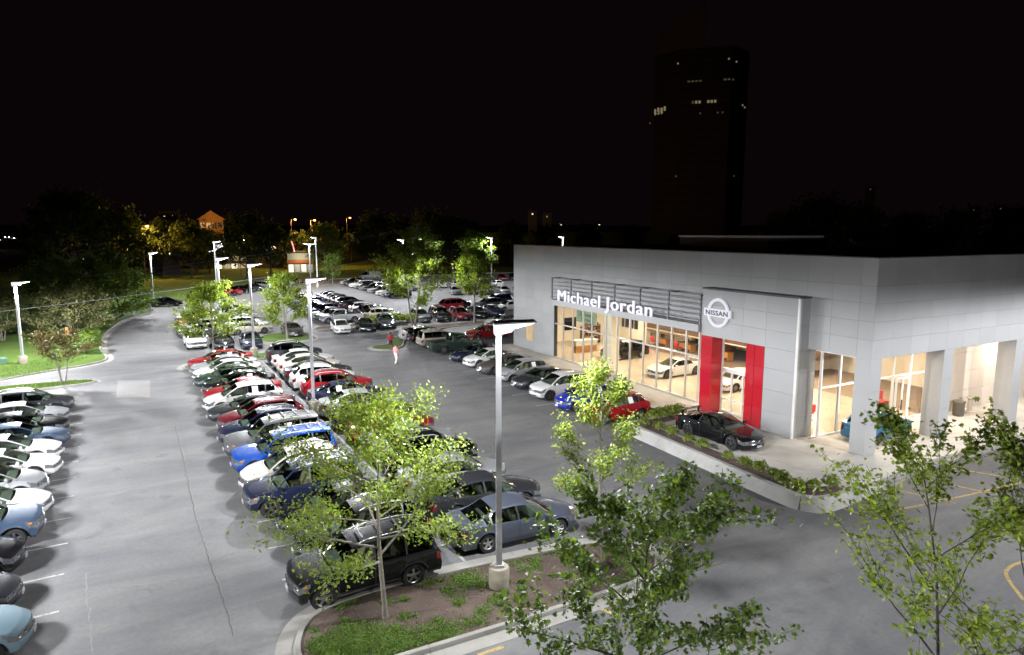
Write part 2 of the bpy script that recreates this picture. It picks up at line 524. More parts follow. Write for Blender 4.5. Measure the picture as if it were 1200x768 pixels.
def strip_piece(mb, pts, prof):
    """sweep a (offset, z) cross-section along pts (2d); offset to the left of travel"""
    nP = len(prof); base = len(mb.v)
    for i, p in enumerate(pts):
        t = (pts[min(i + 1, len(pts) - 1)] - pts[max(i - 1, 0)]).normalized()
        nrm = Vector((-t.y, t.x, 0))
        for off, z in prof:
            q = p + nrm * off
            mb.v.append((q.x, q.y, z))
    for i in range(len(pts) - 1):
        for k in range(nP):
            a = base + i * nP + k; b = base + i * nP + (k + 1) % nP
            mb.f.append((a, b, b + nP, a + nP)); mb.m.append(0)
    mb.f.append(tuple(base + k for k in range(nP))[::-1]); mb.m.append(0)
    e = base + (len(pts) - 1) * nP
    mb.f.append(tuple(e + k for k in range(nP))); mb.m.append(0)

def kerb(name, path, closed=False, gutter=0.42, side=1, seg=3.0, h=0.14, mat="concrete", w=0.17):
    """kerb with gutter as separate cast sections; planting lies on the left (side=1) of travel"""
    root = structure(link(name, None))
    pts = resample(path, 0.3 if seg <= 3 else 0.6, closed)
    per = max(2, round(seg / (0.3 if seg <= 3 else 0.6)))
    i = 0
    while i < len(pts) - 1:
        j = min(i + per, len(pts) - 1)
        if len(pts) - 1 - j < per * 0.4: j = len(pts) - 1
        sub = [p.copy() for p in pts[i:j + 1]]
        d = (sub[1] - sub[0]).normalized(); sub[0] += d * 0.006
        d = (sub[-1] - sub[-2]).normalized(); sub[-1] -= d * 0.006
        prof = [(0, h - 0.025), (0.02, h), (w - 0.01, h), (w, h - 0.01), (w, -0.06), (-gutter, -0.06), (-gutter, 0.008), (-0.03, 0.018)]
        if side < 0: prof = [(-a, b) for a, b in prof][::-1]
        mb = MB(); strip_piece(mb, sub, prof)
        mb.obj("kerb_section", mat, root, smooth=40)
        i = j
    return root

# ------------------------------------------------------------------ ground and lots
mb = MB(); S = 1600
mb.quad((-S, -S, -0.06), (S, -S, -0.06), (S, S, -0.06), (-S, S, -0.06))
structure(mb.obj("ground", "field"))
mb = MB()
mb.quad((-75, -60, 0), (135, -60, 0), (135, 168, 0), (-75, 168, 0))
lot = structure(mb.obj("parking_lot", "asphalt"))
mb = MB()
p = [G(138, 446), G(136, 466), G(176, 466), G(176, 446)]
mb.add([(q.x, q.y, 0.004) for q in p], [(0, 1, 2, 3)])
mb.obj("asphalt_patch", "asphalt_patch", lot)
def crack(pix, w=.016, mat="asphalt_patch", seed=5):
    mb = MB(); rr = random.Random(seed)
    pp = resample(smooth_path([G(*q) for q in pix], 8), .22)
    st = [(p.x + rr.gauss(0, .018), p.y + rr.gauss(0, .02), w * rr.uniform(.4, 1.3)) for p in pp]
    for (x0, y0, w0), (x1, y1, w1) in zip(st, st[1:]):
        mb.quad((x0 - w0, y0, .004), (x0 + w0, y0, .004), (x1 + w1, y1, .004), (x1 - w1, y1, .004))
    mb.obj("crack", mat, lot)
crack([(205, 500), (216, 545), (226, 592), (238, 636), (250, 672), (262, 705), (273, 745)], .02, "crack_dark")
crack([(207, 500), (218, 545), (228, 592), (240, 636), (252, 672), (264, 705), (275, 745)], .012)
crack([(273, 745), (300, 741), (345, 736)], .016, "crack_dark", 7); crack([(273, 745), (250, 752), (228, 768)], .016, "crack_dark", 9)
crack([(102, 672), (100, 690), (104, 715), (106, 742), (108, 768)], .018, "asphalt_patch", 11)
crack([(770, 560), (800, 585), (850, 620), (905, 655)], .012, "crack_dark", 13)

def line(a, b, w=0.10, mat="white_stripe", name="stall_line"):
    a = Vector((a[0], a[1], 0)); b = Vector((b[0], b[1], 0)); t = (b - a).normalized(); n = Vector((-t.y, t.x, 0)) * w / 2
    mb = MB(); z = Vector((0, 0, 0.005))
    mb.quad(a - n + z, b - n + z, b + n + z, a + n + z)
    return mb.obj(name, mat, lot)

def raised(name, poly, mat, z=0.115):
    mb = MB(); mb.prism([(p[0], p[1]) for p in poly], -0.05, z)
    return structure(mb.obj(name, mat))

def offset_poly(poly, d):
    P = [Vector((p[0], p[1], 0)) for p in poly]; n = len(P); out = []
    area = sum(P[i].x * P[(i + 1) % n].y - P[(i + 1) % n].x * P[i].y for i in range(n))
    sgn = 1 if area > 0 else -1
    for i in range(n):
        t = (P[(i + 1) % n] - P[i - 1]).normalized()
        out.append(P[i] + Vector((-t.y, t.x, 0)) * d * sgn)
    return out

# near end island of the double row
isl = [(2.4, 17.2), (2.75, 18.35), (3.5, 19.05), (5.3, 19.35), (7.6, 19.35), (10.1, 19.2), (13.2, 18.85), (14.35, 18.1),
       (14.6, 17.0), (13.9, 16.05), (12.6, 15.75), (10.9, 15.7), (8.2, 15.65), (5.4, 15.65), (3.5, 15.75), (2.6, 16.3)]
isl = smooth_path(isl, 4, True)
kerb("near_island_kerb", isl, True, side=-1, gutter=0.5)
near_bed = raised("near_island_bed", offset_poly(isl, 0.165), "mulch", 0.10)
# far end island of the double row
isl2 = smooth_path([(0.75, 60.9), (1.4, 62.6), (3.2, 64.2), (6.5, 65.0), (10.4, 64.4), (11.6, 63.2), (10.6, 62.1), (6.5, 61.6), (2.6, 60.9), (1.2, 60.3)], 4, True)
kerb("far_island_kerb", isl2, True, side=-1, gutter=0.45)
raised("far_island_lawn", offset_poly(isl2, 0.165), "lawn", 0.11)
isl3 = smooth_path([(7.9, 73.0), (9.0, 76.0), (11.6, 77.2), (13.6, 75.6), (13.9, 72.2), (12.6, 70.3), (9.4, 70.2)], 4, True)
kerb("cross_island_kerb", isl3, True, side=-1, gutter=0.4)
raised("cross_island_lawn", offset_poly(isl3, 0.165), "lawn", 0.11)
isl4 = smooth_path([(15.0, 77.8), (15.6, 79.6), (18.5, 80.5), (24.0, 80.2), (27.4, 79.2), (28.2, 77.9), (26.0, 77.2), (20.0, 78.2), (16.2, 77.1)], 4, True)
kerb("middle_island_kerb", isl4, True, side=-1, gutter=0.4)
raised("middle_island_bed", offset_poly(isl4, 0.165), "mulch", 0.11)
isl5 = smooth_path([(24.2, 71.6), (24.0, 74.2), (26.0, 75.6), (31.5, 75.2), (35.5, 75.9), (37.0, 74.4), (35.5, 73.2), (30.0, 72.6), (26.4, 70.6)], 4, True)
kerb("tree_island_kerb", isl5, True, side=-1, gutter=0.4)
raised("tree_island_bed", offset_poly(isl5, 0.165), "mulch", 0.11)
isl6 = smooth_path([(17.4, 61.8), (17.6, 63.6), (19.4, 64.3), (20.6, 66.5), (21.2, 68.3), (22.2, 67.2), (21.2, 64.2), (20.2, 62.0), (18.6, 61.0)], 4, True)
kerb("corner_island_kerb", isl6, True, side=-1, gutter=0.35)
raised("corner_island_lawn", offset_poly(isl6, 0.165), "lawn", 0.11)
# lawn along the drive on the left, and beyond the far rows
lawn_edge = smooth_path([(-62, 20), (-30, 46), (-16, 58.5), (-11.7, 62.0), (-9.7, 63.7), (-7.5, 65.2), (-6.0, 66.2), (-5.1, 68.1), (-5.4, 71), (-6.0, 74.6), (-6.4, 82.3), (-6.1, 89.1), (-5.0, 97.8),
              (-2.5, 104.6), (-1.6, 108.5), (-2.4, 112.2), (0.2, 117.2), (4.2, 123.5), (12.5, 136), (20, 147.5), (26.0, 154), (34, 160.5), (60, 163.5), (134, 163.5)], 4)
kerb("drive_kerb", [p for p in lawn_edge if p.x > -40], False, side=1, gutter=0.5, seg=6.0)
le = []
for i, p in enumerate(lawn_edge):
    t = (lawn_edge[min(i + 1, len(lawn_edge) - 1)] - lawn_edge[max(i - 1, 0)]).normalized()
    le.append(p + Vector((-t.y, t.x, 0)) * 0.165)
mb = MB()
for i in range(len(le) - 1):                      # quads from the kerb out to the far boundary
    far = [Vector((p.x - 90, p.y + 60, 0)) for p in (le[i], le[i + 1])]
    mb.quad((le[i].x, le[i].y, .115), (le[i + 1].x, le[i + 1].y, .115), (far[1].x, far[1].y, .6), (far[0].x, far[0].y, .6))
structure(mb.obj("lawn", "lawn", smooth=180))
sv = smooth_path([(-40, 50.0), (-20, 54.6), (-10.8, 56.75), (-7.9, 57.1), (-5.6, 57.6), (-5.15, 58.3), (-5.9, 59.1), (-8.5, 59.3), (-11.3, 59.25), (-20, 57.2), (-40, 52.4)], 4, True)
kerb("drive_divider_kerb", sv, True, side=1, gutter=0.35, seg=6.0)
raised("drive_divider_lawn", offset_poly(sv, 0.165), "lawn", 0.11)
# bed at the foot of the two trees before the camera
isl7 = smooth_path([(3.5, 4.0), (3.0, 7.5), (5.0, 9.6), (9.0, 9.4), (13.0, 7.2), (13.6, 4.4), (11.0, 3.0), (6.5, 2.8)], 4, True)
kerb("front_bed_kerb", isl7, True, side=-1, gutter=0.4)
raised("front_bed", offset_poly(isl7, 0.165), "mulch", 0.11)

# stall geometry of the double row (slightly turned against the showroom)
def div_x(y): return 8.55 - 0.036 * (y - 19.5)
line((div_x(19.45), 19.45), (div_x(61.2), 61.2), 0.11)
PB, PC, PA = 2.5, 2.80, 2.57
for i in range(17):
    y = 61.3 - PB * i
    if y > 20.5: line((div_x(y) - 5.75, y + 0.17), (div_x(y), y), 0.10)
for i in range(15):
    y = 61.55 - PC * i
    if y > 20.5: line((div_x(y), y), (div_x(y) + 5.5, y - 0.17), 0.10)
def a_nose(y): return -3.95 - 0.062 * (y - 21)
for i in range(13):
    y = 50.9 - PA * i
    line((a_nose(y) + 0.55, y + 0.06), (a_nose(y) - 5.2, y - 0.3), 0.10)
DY = [31.9, 35.0, 38.3, 41.4, 44.2, 47.2, 50.3, 53.2, 57.7, 60.6, 63.4, 66.2]
for i in range(len(DY) - 1):
    y = (DY[i] + DY[i + 1]) / 2
    line((20.9, y), (26.5, y), 0.10)
for i in range(6): line((0.6, 80.0 + 2.7 * i), (10.6, 80.0 + 2.7 * i - .3), 0.10)
line((8.2, 69.0), (10.4, 64.9), 0.10)
for i in range(13): line((16.5, 84.6 + 2.7 * i), (27.0, 84.6 + 2.7 * i), 0.10)
# yellow kerb-side and hatch markings in front of the showroom
def ypath(pts, w=0.12):
    pts = smooth_path(pts, 6); mb = MB()
    strip = []
    for i, p in enumerate(pts):
        t = (pts[min(i + 1, len(pts) - 1)] - pts[max(i - 1, 0)]).normalized(); n = Vector((-t.y, t.x, 0)) * w / 2
        strip.append((p - n, p + n))
    for i in range(len(strip) - 1):
        a, b = strip[i]; c, d = strip[i + 1]
        mb.quad((a.x, a.y, .005), (c.x, c.y, .005), (d.x, d.y, .005), (b.x, b.y, .005))
    mb.obj("yellow_line", "yellow_stripe", lot)
ypath([G(975, 592), G(1000, 600), G(1024, 605), G(1050, 598), G(1100, 588), G(1200, 565)])
ypath([G(990, 588), G(1040, 596)]); ypath([G(1040, 572), G(1120, 590)]); ypath([G(1075, 560), G(1160, 578)]); ypath([G(1110, 548), G(1195, 562)])
ypath([G(1200, 658), G(1183, 665), G(1180, 676), G(1200, 704)])
ypath([G(745, 712), G(770, 700), G(785, 685), G(790, 672), G(785, 655)])
ypath([G(560, 768), G(590, 758)])
ypath([G(700, 712), G(725, 722)])

# ------------------------------------------------------------------ plaza, planter and pavement before the showroom
PZ = 0.20
mb = MB()
mb.prism([(23.2, 17.6), (26.6, 17.3), (30.0, 17.6), (52, 18.4), (52, 24), (30.9, 24), (30.9, 58.6), (26.9, 58.6), (26.9, 30.2), (23.2, 29.6)], -0.05, PZ - 0.06)
plaza = structure(mb.obj("plaza", "concrete"))
def slab(x0, x1, y0, y1):
    mb = MB(); mb.cbox(x0 + .006, x1 - .006, y0 + .006, y1 - .006, PZ - .075, PZ, .008)
    mb.obj("slab", "plaza_concrete", plaza)
ys = [17.7, 20.1, 22.5, 24.9, 27.3, 29.4]
for i in range(5):
    for x0, x1 in ((23.95, 26.0), (26.0, 28.2), (28.2, 30.3)): slab(x0, x1, ys[i], ys[i + 1])
x = 30.3
while x < 51:
    slab(x, x + 2.4, 18.1, 20.1); slab(x, x + 2.4, 20.1, 23.2); x += 2.4
y = 29.4
while y < 58:
    slab(27.05, 30.3, y, min(y + 2.6, 58.5)); y += 2.6
kerb("pavement_kerb", [(26.85, 30.3), (26.85, 58.6)], False, side=-1, gutter=0.3, h=PZ + .01)
kerb("porch_kerb", [(27.6, 17.35), (31.0, 17.95), (40, 18.1), (52, 18.4)], False, side=1, gutter=0.3, h=PZ + .01)

# planter wall: L-shaped, rounded at the corner
wl = thing("planter_wall", "pale concrete retaining wall of planter around the plaza corner", "wall", (22.6, 18, 0))
path = [(22.75, 29.45), (22.7, 26), (22.62, 22), (22.55, 18.6), (22.6, 17.6), (23.1, 17.0), (24.0, 16.95), (26.0, 17.15), (27.6, 17.3)]
pts = resample(smooth_path(path, 6), 0.25)
def top_z(p): return 0.53 if p.y > 18.2 else max(0.24, 0.53 - 0.075 * max(0, p.x - 23.4))
k = 0; per = 12
while k < len(pts) - 1:
    j = min(k + per, len(pts) - 1)
    if len(pts) - 1 - j < 5: j = len(pts) - 1
    sub = [p.copy() for p in pts[k:j + 1]]
    d = (sub[1] - sub[0]).normalized(); sub[0] += d * .005; sub[-1] -= (sub[-1] - sub[-2]).normalized() * .005
    mb = MB(); nP = 6
    for i, p in enumerate(sub):
        t = (sub[min(i + 1, len(sub) - 1)] - sub[max(i - 1, 0)]).normalized(); n = Vector((-t.y, t.x, 0)); z = top_z(p)
        for off, zz in ((-0.32, -0.05), (-0.02, z - 0.02), (0.0, z), (0.24, z), (0.26, z - .02), (0.26, -.05)):
            q = p + n * off; mb.v.append((q.x - 22.6, q.y - 18, zz))
    for i in range(len(sub) - 1):
        for c in range(nP):
            a = i * nP + c; b = i * nP + (c + 1) % nP
            mb.f.append((a, b, b + nP, a + nP)); mb.m.append(0)
    mb.f.append(tuple(range(nP))[::-1]); mb.m.append(0)
    e = (len(sub) - 1) * nP; mb.f.append(tuple(e + c for c in range(nP))); mb.m.append(0)
    mb.obj("wall_section", "wall_concrete", wl, smooth=40)
    k = j
mb = MB()
mb.box(-.1, 5.0, 11.62, 11.86, -.05, .42); mb.obj("wall_section", "wall_concrete", wl)
mb = MB(); mb.prism([(22.98, 17.5), (25.2, 17.45), (25.2, 17.85), (23.95, 18.1), (23.95, 28.6), (27.2, 29.0), (27.2, 29.62), (22.98, 29.62)], -.05, 0.40)
structure(mb.obj("planter_soil", "mulch"))
mb = MB()
for a, b in (((23.95, 18.1), (23.95, 28.6)), ((23.95, 28.6), (27.2, 29.0))):
    A = Vector((*a, 0)); B = Vector((*b, 0)); strip_piece(mb, resample([A, B], 0.5), [(-.14, -.05), (0, -.05), (0, .42), (-.14, .42)])
structure(mb.obj("planter_edging", "wall_concrete"))

# ------------------------------------------------------------------ showroom building
BX, BY = 30.3, 20.0
bld = thing("showroom_building", "large grey panelled car showroom with glazed front and red entrance pillars", "building", (BX, 38.0, 0))
def bpart(mb, name, mats, parent=None, smooth=None):
    o = mb.obj(name, mats, bld if parent is None else parent, smooth)
    if parent is None: o.location = (-BX, -38.0, 0)
    return o
ROWS = [5.10, 6.05, 6.95, 7.84, 8.70, 10.05]
YJ = [20.0, 20.82, 22.36, 23.88, 25.85, 27.72, 29.44, 31.06, 31.81, 33.2, 34.62, 36.18, 37.8]
while YJ[-1] < 56: YJ.append(YJ[-1] + 1.56)
YJ[-1] = 57.5
def front_panel(y0, y1, z0, z1, xf=BX, parent=None):
    mb = MB(); g = .0045
    mb.box(xf, xf + .03, y0 + g, y1 - g, z0 + g, z1 - g); bpart(mb, "wall_panel", "panel", parent)
for i in range(len(YJ) - 1):
    for r in range(5): front_panel(YJ[i], YJ[i + 1], ROWS[r], ROWS[r + 1])
LR = [PZ, 1.1, 2.1, 3.08, 4.1, 5.10]
for i in range(len(YJ) - 1):                     # solid left end below the band, round the small window
    y0, y1 = YJ[i], YJ[i + 1]
    if y1 <= 49.9 + .2: continue
    y0 = max(y0, 49.85)
    for r in range(5):
        if LR[r + 1] <= 3.1 and LR[r] >= .9 and y0 > 51.9 and y1 < 55.6: continue
        front_panel(y0, y1, LR[r], LR[r + 1])
# side facade above the porch
XJ = [30.3]
while XJ[-1] < 58: XJ.append(XJ[-1] + 1.56)
for i in range(len(XJ) - 1):
    for r in range(5):
        mb = MB(); g = .0045
        mb.box(XJ[i] + g + (.032 if i == 0 else 0), XJ[i + 1] - g, BY, BY + .03, ROWS[r] + g, ROWS[r + 1] - g)
        bpart(mb, "wall_panel", "panel")
mb = MB()                                        # backing behind the open joints
mb.box(BX + .035, BX + .35, 20.035, 57.5, 5.09, 10.0); mb.box(BX + .35, 58.2, 20.035, 20.4, 5.09, 10.0)
mb.box(BX + .035, BX + .35, 49.8, 57.5, PZ, .9); mb.box(BX + .035, BX + .35, 49.8, 51.9, .9, 5.09); mb.box(BX + .035, BX + .35, 55.75, 57.5, .9, 5.09); mb.box(BX + .035, BX + .35, 51.9, 55.75, 3.08, 5.09)
bpart(mb, "wall_backing", "panel_back")
mb = MB(); mb.box(BX - .03, BX + .42, 19.97, 57.55, 10.05, 10.10); mb.box(BX + .42, 58.3, 19.97, 20.42, 10.05, 10.10)
bpart(mb, "parapet_cap", "steel_dark")
mb = MB(); mb.box(BX + .35, 58, 20.4, 57.5, 8.9, 9.1); bpart(mb, "roof", "roof_dark")
mb = MB(); mb.box(57.7, 58.2, 20.4, 57.5, PZ, 9.9); mb.box(BX + .35, 58.2, 57.2, 57.55, PZ, 9.9); bpart(mb, "rear_wall", "panel_back")
mb = MB(); mb.box(50.0, 57.5, 44.0, 56.0, 9.1, 10.75); up = bpart(mb, "roof_plant_room", "panel_back")
mb = MB(); mb.box(49.9, 57.6, 43.9, 56.1, 10.75, 10.95); bpart(mb, "roof_plant_trim", "cap")
mb = MB(); mb.box(BX + .35, 57.7, 20.4, 57.2, 5.14, 5.30); bpart(mb, "ceiling", "wall_cream")
mb = MB(); mb.box(BX + .03, 57.7, 23.2, 57.2, -.05, PZ - .045); bpart(mb, "floor_base", "concrete")
flo = bld
x = BX + .05
tile_me = None
while x < 47.5:
    y = 23.3
    while y < 57:
        mb = MB(); mb.box(x + .006, min(x + 2.0, 47.8) - .006, y + .006, min(y + 2.1, 57.1) - .006, PZ - .04, PZ)
        bpart(mb, "floor_tile", "floor_tile"); y += 2.1
    x += 2.0
mb = MB(); mb.box(47.8, 48.0, 23.2, 57.2, PZ, 5.14); bpart(mb, "back_wall", "wall_warm")
mb = MB(); mb.box(BX + .36, 47.8, 57.0, 57.19, PZ, 5.14); bpart(mb, "end_wall", "wall_cream")
mb = MB(); mb.box(42.0, 47.8, 33.0, 51.3, 1.95, 5.13); bpart(mb, "bulkhead", "brown_wall")
mb = MB(); mb.box(41.94, 42.0, 33.0, 51.3, 1.85, 1.95); mb.box(41.95, 42.0, 33.0, 51.3, 2.62, 2.68); bpart(mb, "bulkhead_trim", "wall_warm")
mb = MB(); mb.box(41.9, 42.4, 51.3, 56.99, PZ, 5.13); bpart(mb, "partition_wall", "wall_cream")
mb = MB(); mb.box(40.6, 47.8, 23.4, 51.2, PZ + .001, PZ + .012); bpart(mb, "carpet", "carpet")
for k in range(3):
    y = 52.6 + k * 1.5; mb = MB(); mb.box(41.84, 41.9, y, y + 1.15, 1.55, 2.75); bpart(mb, "inner_window", "dark_glass")
    mb = MB(); mb.box(41.80, 41.84, y + .55, y + .61, 1.55, 2.75); bpart(mb, "inner_mullion", "alu_white")
for k in range(3):
    mb = MB(); y = 35.0 + k * 5.0; mb.box(44.2, 47.7, y, y + .12, PZ, 1.95); bpart(mb, "office_partition", "wall_warm")
for k in range(3):
    x = 33.2 + k * 2.6; mb = MB(); mb.box(x, x + 1.5, 56.93, 57.0, 1.3, 2.6); bpart(mb, "inner_window", "dark_glass")
# corner and side piers
def pier(x0, x1, y0, y1, mats):
    mb = MB(); z = PZ
    while z < 5.05:
        z1 = min(z + 1.63, 5.12)
        mb.box(x0, x1, y0, y1, z + .006, z1 - .006); z = z1
    mb.box(x0 + .02, x1 - .02, y0 + .02, y1 - .02, PZ, 5.12)
    return bpart(mb, "pier", mats)
pier(BX + .002, BX + .86, 20.002, 20.84, "panel")
pier(36.45, 37.35, 20.002, 20.95, "panel")
pier(43.6, 44.5, 20.002, 20.95, "panel")
pier(50.8, 51.7, 20.002, 20.95, "panel")
mb = MB(); mb.box(BX + .035, 58, 20.42, 23.15, 5.06, 5.135); bpart(mb, "porch_soffit", "wall_cream")

# main glazing: frame members and panes, each on its own
MY = [49.87, 48.44, 46.9, 45.34, 44.09, 42.13, 40.65, 39.07, 37.51, 35.99, 34.51, 33.06, 31.84]
GX = BX + .12
for i, y in enumerate(MY):
    mb = MB(); mb.box(GX - .07, GX + .07, y - .045, y + .045, PZ, 5.09); bpart(mb, "mullion", "alu")
for i in range(len(MY) - 1):
    a, b = MY[i + 1] + .047, MY[i] - .047
    for z0, z1 in ((PZ + .12, 3.22), (3.31, 5.05)):
        mb = MB(); mb.box(GX - .006, GX + .006, a, b, z0, z1); bpart(mb, "pane", "glass")
    mb = MB(); mb.box(GX - .06, GX + .06, a, b, 3.22, 3.31); bpart(mb, "transom", "alu")
    mb = MB(); mb.box(GX - .07, GX + .07, a, b, PZ, PZ + .12); bpart(mb, "bottom_rail", "alu")
mb = MB(); mb.box(BX + .9, BX + 1.7, 42.5, 43.6, PZ, 5.13); bpart(mb, "inner_column", "wall_cream")
# small window on the left
for y in (51.93, 53.8, 55.72):
    mb = MB(); mb.box(GX - .06, GX + .06, y - .04, y + .04, .9, 3.07); bpart(mb, "mullion", "alu")
for a, b in ((51.975, 53.755), (53.845, 55.675)):
    mb = MB(); mb.box(GX - .006, GX + .006, a, b, .9, 3.07); bpart(mb, "pane", "glass")
# porch glazing along Y = 23.2
PX = [30.95, 32.5, 34.1, 35.7, 37.3, 38.9, 40.5]
for x in PX:
    mb = MB(); mb.box(x - .045, x + .045, 23.13, 23.27, PZ, 5.06); bpart(mb, "mullion", "alu_white")
for i in range(len(PX) - 1):
    a, b = PX[i] + .047, PX[i + 1] - .047
    for z0, z1 in ((PZ + .1, 2.9), (2.98, 5.0)):
        mb = MB(); mb.box(a, b, 23.194, 23.206, z0, z1); bpart(mb, "pane", "glass")
    mb = MB(); mb.box(a, b, 23.14, 23.26, 2.9, 2.98); bpart(mb, "transom", "alu_white")
    mb = MB(); mb.box(a, b, 23.14, 23.26, PZ, PZ + .1); bpart(mb, "bottom_rail", "alu_white")
d = MB(); d.box(37.42, 37.55, 23.05, 23.12, PZ, 2.85); d.box(38.65, 38.78, 23.05, 23.12, PZ, 2.85); d.box(37.55, 38.65, 23.05, 23.12, 2.72, 2.85); d.box(38.06, 38.14, 23.05, 23.12, PZ, 2.72)
bpart(d, "door_frame", "alu_white")
mb = MB(); mb.box(37.98, 38.02, 22.98, 23.05, .9, 1.5); bpart(mb, "door_handle", "steel_dark")
for i in range(9):                               # tiled wall
    for r in range(4):
        x0 = 40.6 + i * 1.3; z0 = PZ + r * 1.22
        mb = MB(); mb.box(x0 + .006, x0 + 1.294, 22.9, 22.93, z0 + .006, z0 + 1.214); bpart(mb, "wall_tile", "tile_beige")
mb = MB(); mb.box(40.58, 52.4, 22.932, 23.25, PZ, 5.1); bpart(mb, "tiled_wall_backing", "panel_back")

# entrance portal standing proud of the facade
pr = link("portal", None, bld, (-BX, -38.0, 0))
XP = 29.4
for y0, y1 in ((23.6, 25.7), (25.7, 27.35), (27.35, 29.0), (29.0, 30.65)):
    for z0, z1 in ((4.95, 5.92), (5.92, 6.9), (6.9, 7.82)): front_panel(y0, y1, z0, z1, XP, pr)
for z0, z1 in ((PZ, 1.4), (1.4, 2.6), (2.6, 3.8), (3.8, 4.95)): front_panel(23.6, 25.7, z0, z1, XP, pr)
mb = MB(); mb.box(XP + .035, 30.95, 23.64, 25.66, PZ, 7.8); mb.box(XP + .035, BX - .002, 25.66, 30.62, 4.97, 7.8); mb.obj("portal_core", "panel_back", pr)
for z0, z1 in ((PZ, 1.4), (1.4, 2.6), (2.6, 3.8), (3.8, 5.0), (5.0, 6.4), (6.4, 7.82)):
    mb = MB(); mb.box(XP + .10, 30.95, 23.6, 23.63, z0 + .006, z1 - .006); mb.obj("side_panel", "panel", pr)
mb = MB(); mb.box(XP - .01, XP + .09, 23.57, 23.66, PZ, 7.84); mb.obj("corner_trim", "alu_white", pr)
mb = MB(); mb.box(XP - .03, 30.4, 23.55, 30.7, 7.83, 7.91); mb.obj("portal_cap", "steel_dark", pr)
for a, b in ((29.72, 30.65), (26.42, 27.02), (25.73, 26.40)):
    mb = MB()
    z = PZ
    while z < 4.9:
        mb.box(XP + .005, BX - .01, a + .004, b - .004, z + .004, min(z + 1.19, 4.945) - .004); z += 1.19
    mb.obj("red_pillar", "red_tile", pr)
# entrance doors between the red pillars
for y in (27.08, 27.95, 28.85, 29.66):
    mb = MB(); mb.box(BX - .05, BX + .05, y - .05, y + .05, PZ, 4.93 if y in (27.08, 29.66) else 2.75); mb.obj("door_post", "alu_white", pr)
for a, b in ((27.13, 29.61),):
    mb = MB(); mb.box(BX - .08, BX + .08, a, b, 2.75, 3.0); mb.obj("door_header", "alu_white", pr)
    mb = MB(); mb.box(BX - .006, BX + .006, a, b, 3.0, 4.93); mb.obj("pane", "glass", pr)
for a, b in ((27.13, 27.9), (28.0, 28.8), (28.9, 29.61)):
    mb = MB(); mb.box(BX - .006, BX + .006, a, b, PZ, 2.75); mb.obj("pane", "glass", pr)
    mb = MB(); mb.box(BX - .04, BX + .04, a, b, 1.0, 1.09); mb.box(BX - .04, BX + .04, a, b, PZ + .01, PZ + .14); mb.obj("door_rail", "alu_white", pr)

# louvred sign frame with open bays
lv = thing("sign_louvre", "horizontal grey louvre frame carrying the lit name above the showroom glass", "louvre", (29.25, 39.7, 5.1))
def lpart(mb, name, mat): 
    o = mb.obj(name, mat, lv); o.location = (-29.25, -39.7, -5.1); return o
mb = MB(); mb.box(29.2, BX - .004, 30.75, 48.75, 5.12, 5.58); lpart(mb, "fascia_beam", "panel")
for z in (5.84, 6.16, 6.48, 6.80, 7.12, 7.42):
    mb = MB(); mb.box(29.24, 29.32, 30.75, 48.75, z - .025, z + .025); lpart(mb, "slat", "louvre")
for k in range(7):
    y = 30.8 + k * (48.7 - 30.8) / 6
    mb = MB(); mb.box(29.33, 29.43, y - .06, y + .06, 5.58, 7.46); lpart(mb, "post", "louvre")
    mb = MB(); mb.box(29.43, BX - .002, y - .03, y + .03, 7.36, 7.44); lpart(mb, "bracket", "louvre")

# lettering
TXT_M = Matrix(((0, 0, -1, 0), (-1, 0, 0, 0), (0, 1, 0, 0), (0, 0, 0, 1)))
def text_letters(body, size, extrude, offset, spacing=1.0):
    cu = bpy.data.curves.new("lettering", 'FONT')
    cu.body = body; cu.size = size; cu.extrude = extrude; cu.offset = offset; cu.space_character = spacing; cu.resolution_u = 5
    cu.fill_mode = 'BOTH'
    ob = bpy.data.objects.new("lettering", cu); COL.objects.link(ob)
    dg = bpy.context.evaluated_depsgraph_get()
    me = bpy.data.meshes.new_from_object(ob.evaluated_get(dg))
    vs = [v.co.copy() for v in me.vertices]; fs = [tuple(p.vertices) for p in me.polygons]
    bpy.data.objects.remove(ob); bpy.data.curves.remove(cu); bpy.data.meshes.remove(me)
    par = list(range(len(vs)))
    def find(a):
        while par[a] != a: par[a] = par[par[a]]; a = par[a]
        return a
    for f in fs:
        for k in f[1:]: par[find(k)] = find(f[0])
    comp = {}
    for f in fs: comp.setdefault(find(f[0]), []).append(f)
    parts = []
    for fl in comp.values():
        xs = [vs[i].x for f in fl for i in f]; parts.append([min(xs), max(xs), fl])
    parts.sort(key=lambda t: t[0]); out = []
    for a, b, fl in parts:
        if out and a < out[-1][1] - 0.02 * size: out[-1][1] = max(b, out[-1][1]); out[-1][2] += fl
        else: out.append([a, b, list(fl)])
    res = []
    for a, b, fl in out:
        idx = sorted({i for f in fl for i in f}); mp = {j: k for k, j in enumerate(idx)}
        res.append(([vs[i] for i in idx], [tuple(mp[i] for i in f) for f in fl]))
    return res
def place_text(letters, root, M, mat, x_span=None, name="letter"):
    xs = [v.x for L in letters for v in L[0]]; x0, x1 = min(xs), max(xs)
    for vsl, fsl in letters:
        m = MB(); m.add([M @ Vector((v.x - x0, v.y, v.z)) for v in vsl], fsl)
        m.obj(name, mat, root)
    return x1 - x0
sgn = thing("wall_sign", "glowing white name lettering on the louvre above the showroom glass", "sign", (29.1, 47.25, 5.60))
L = text_letters("Michael Jordan", 1.32, 0.05, 0.0, 1.08)
xs = [v.x for l in L for v in l[0]]; sx = 12.15 / (max(xs) - min(xs))
place_text(L, sgn, TXT_M @ Matrix.Diagonal((sx, 1, 1, 1)), "letter_glow")
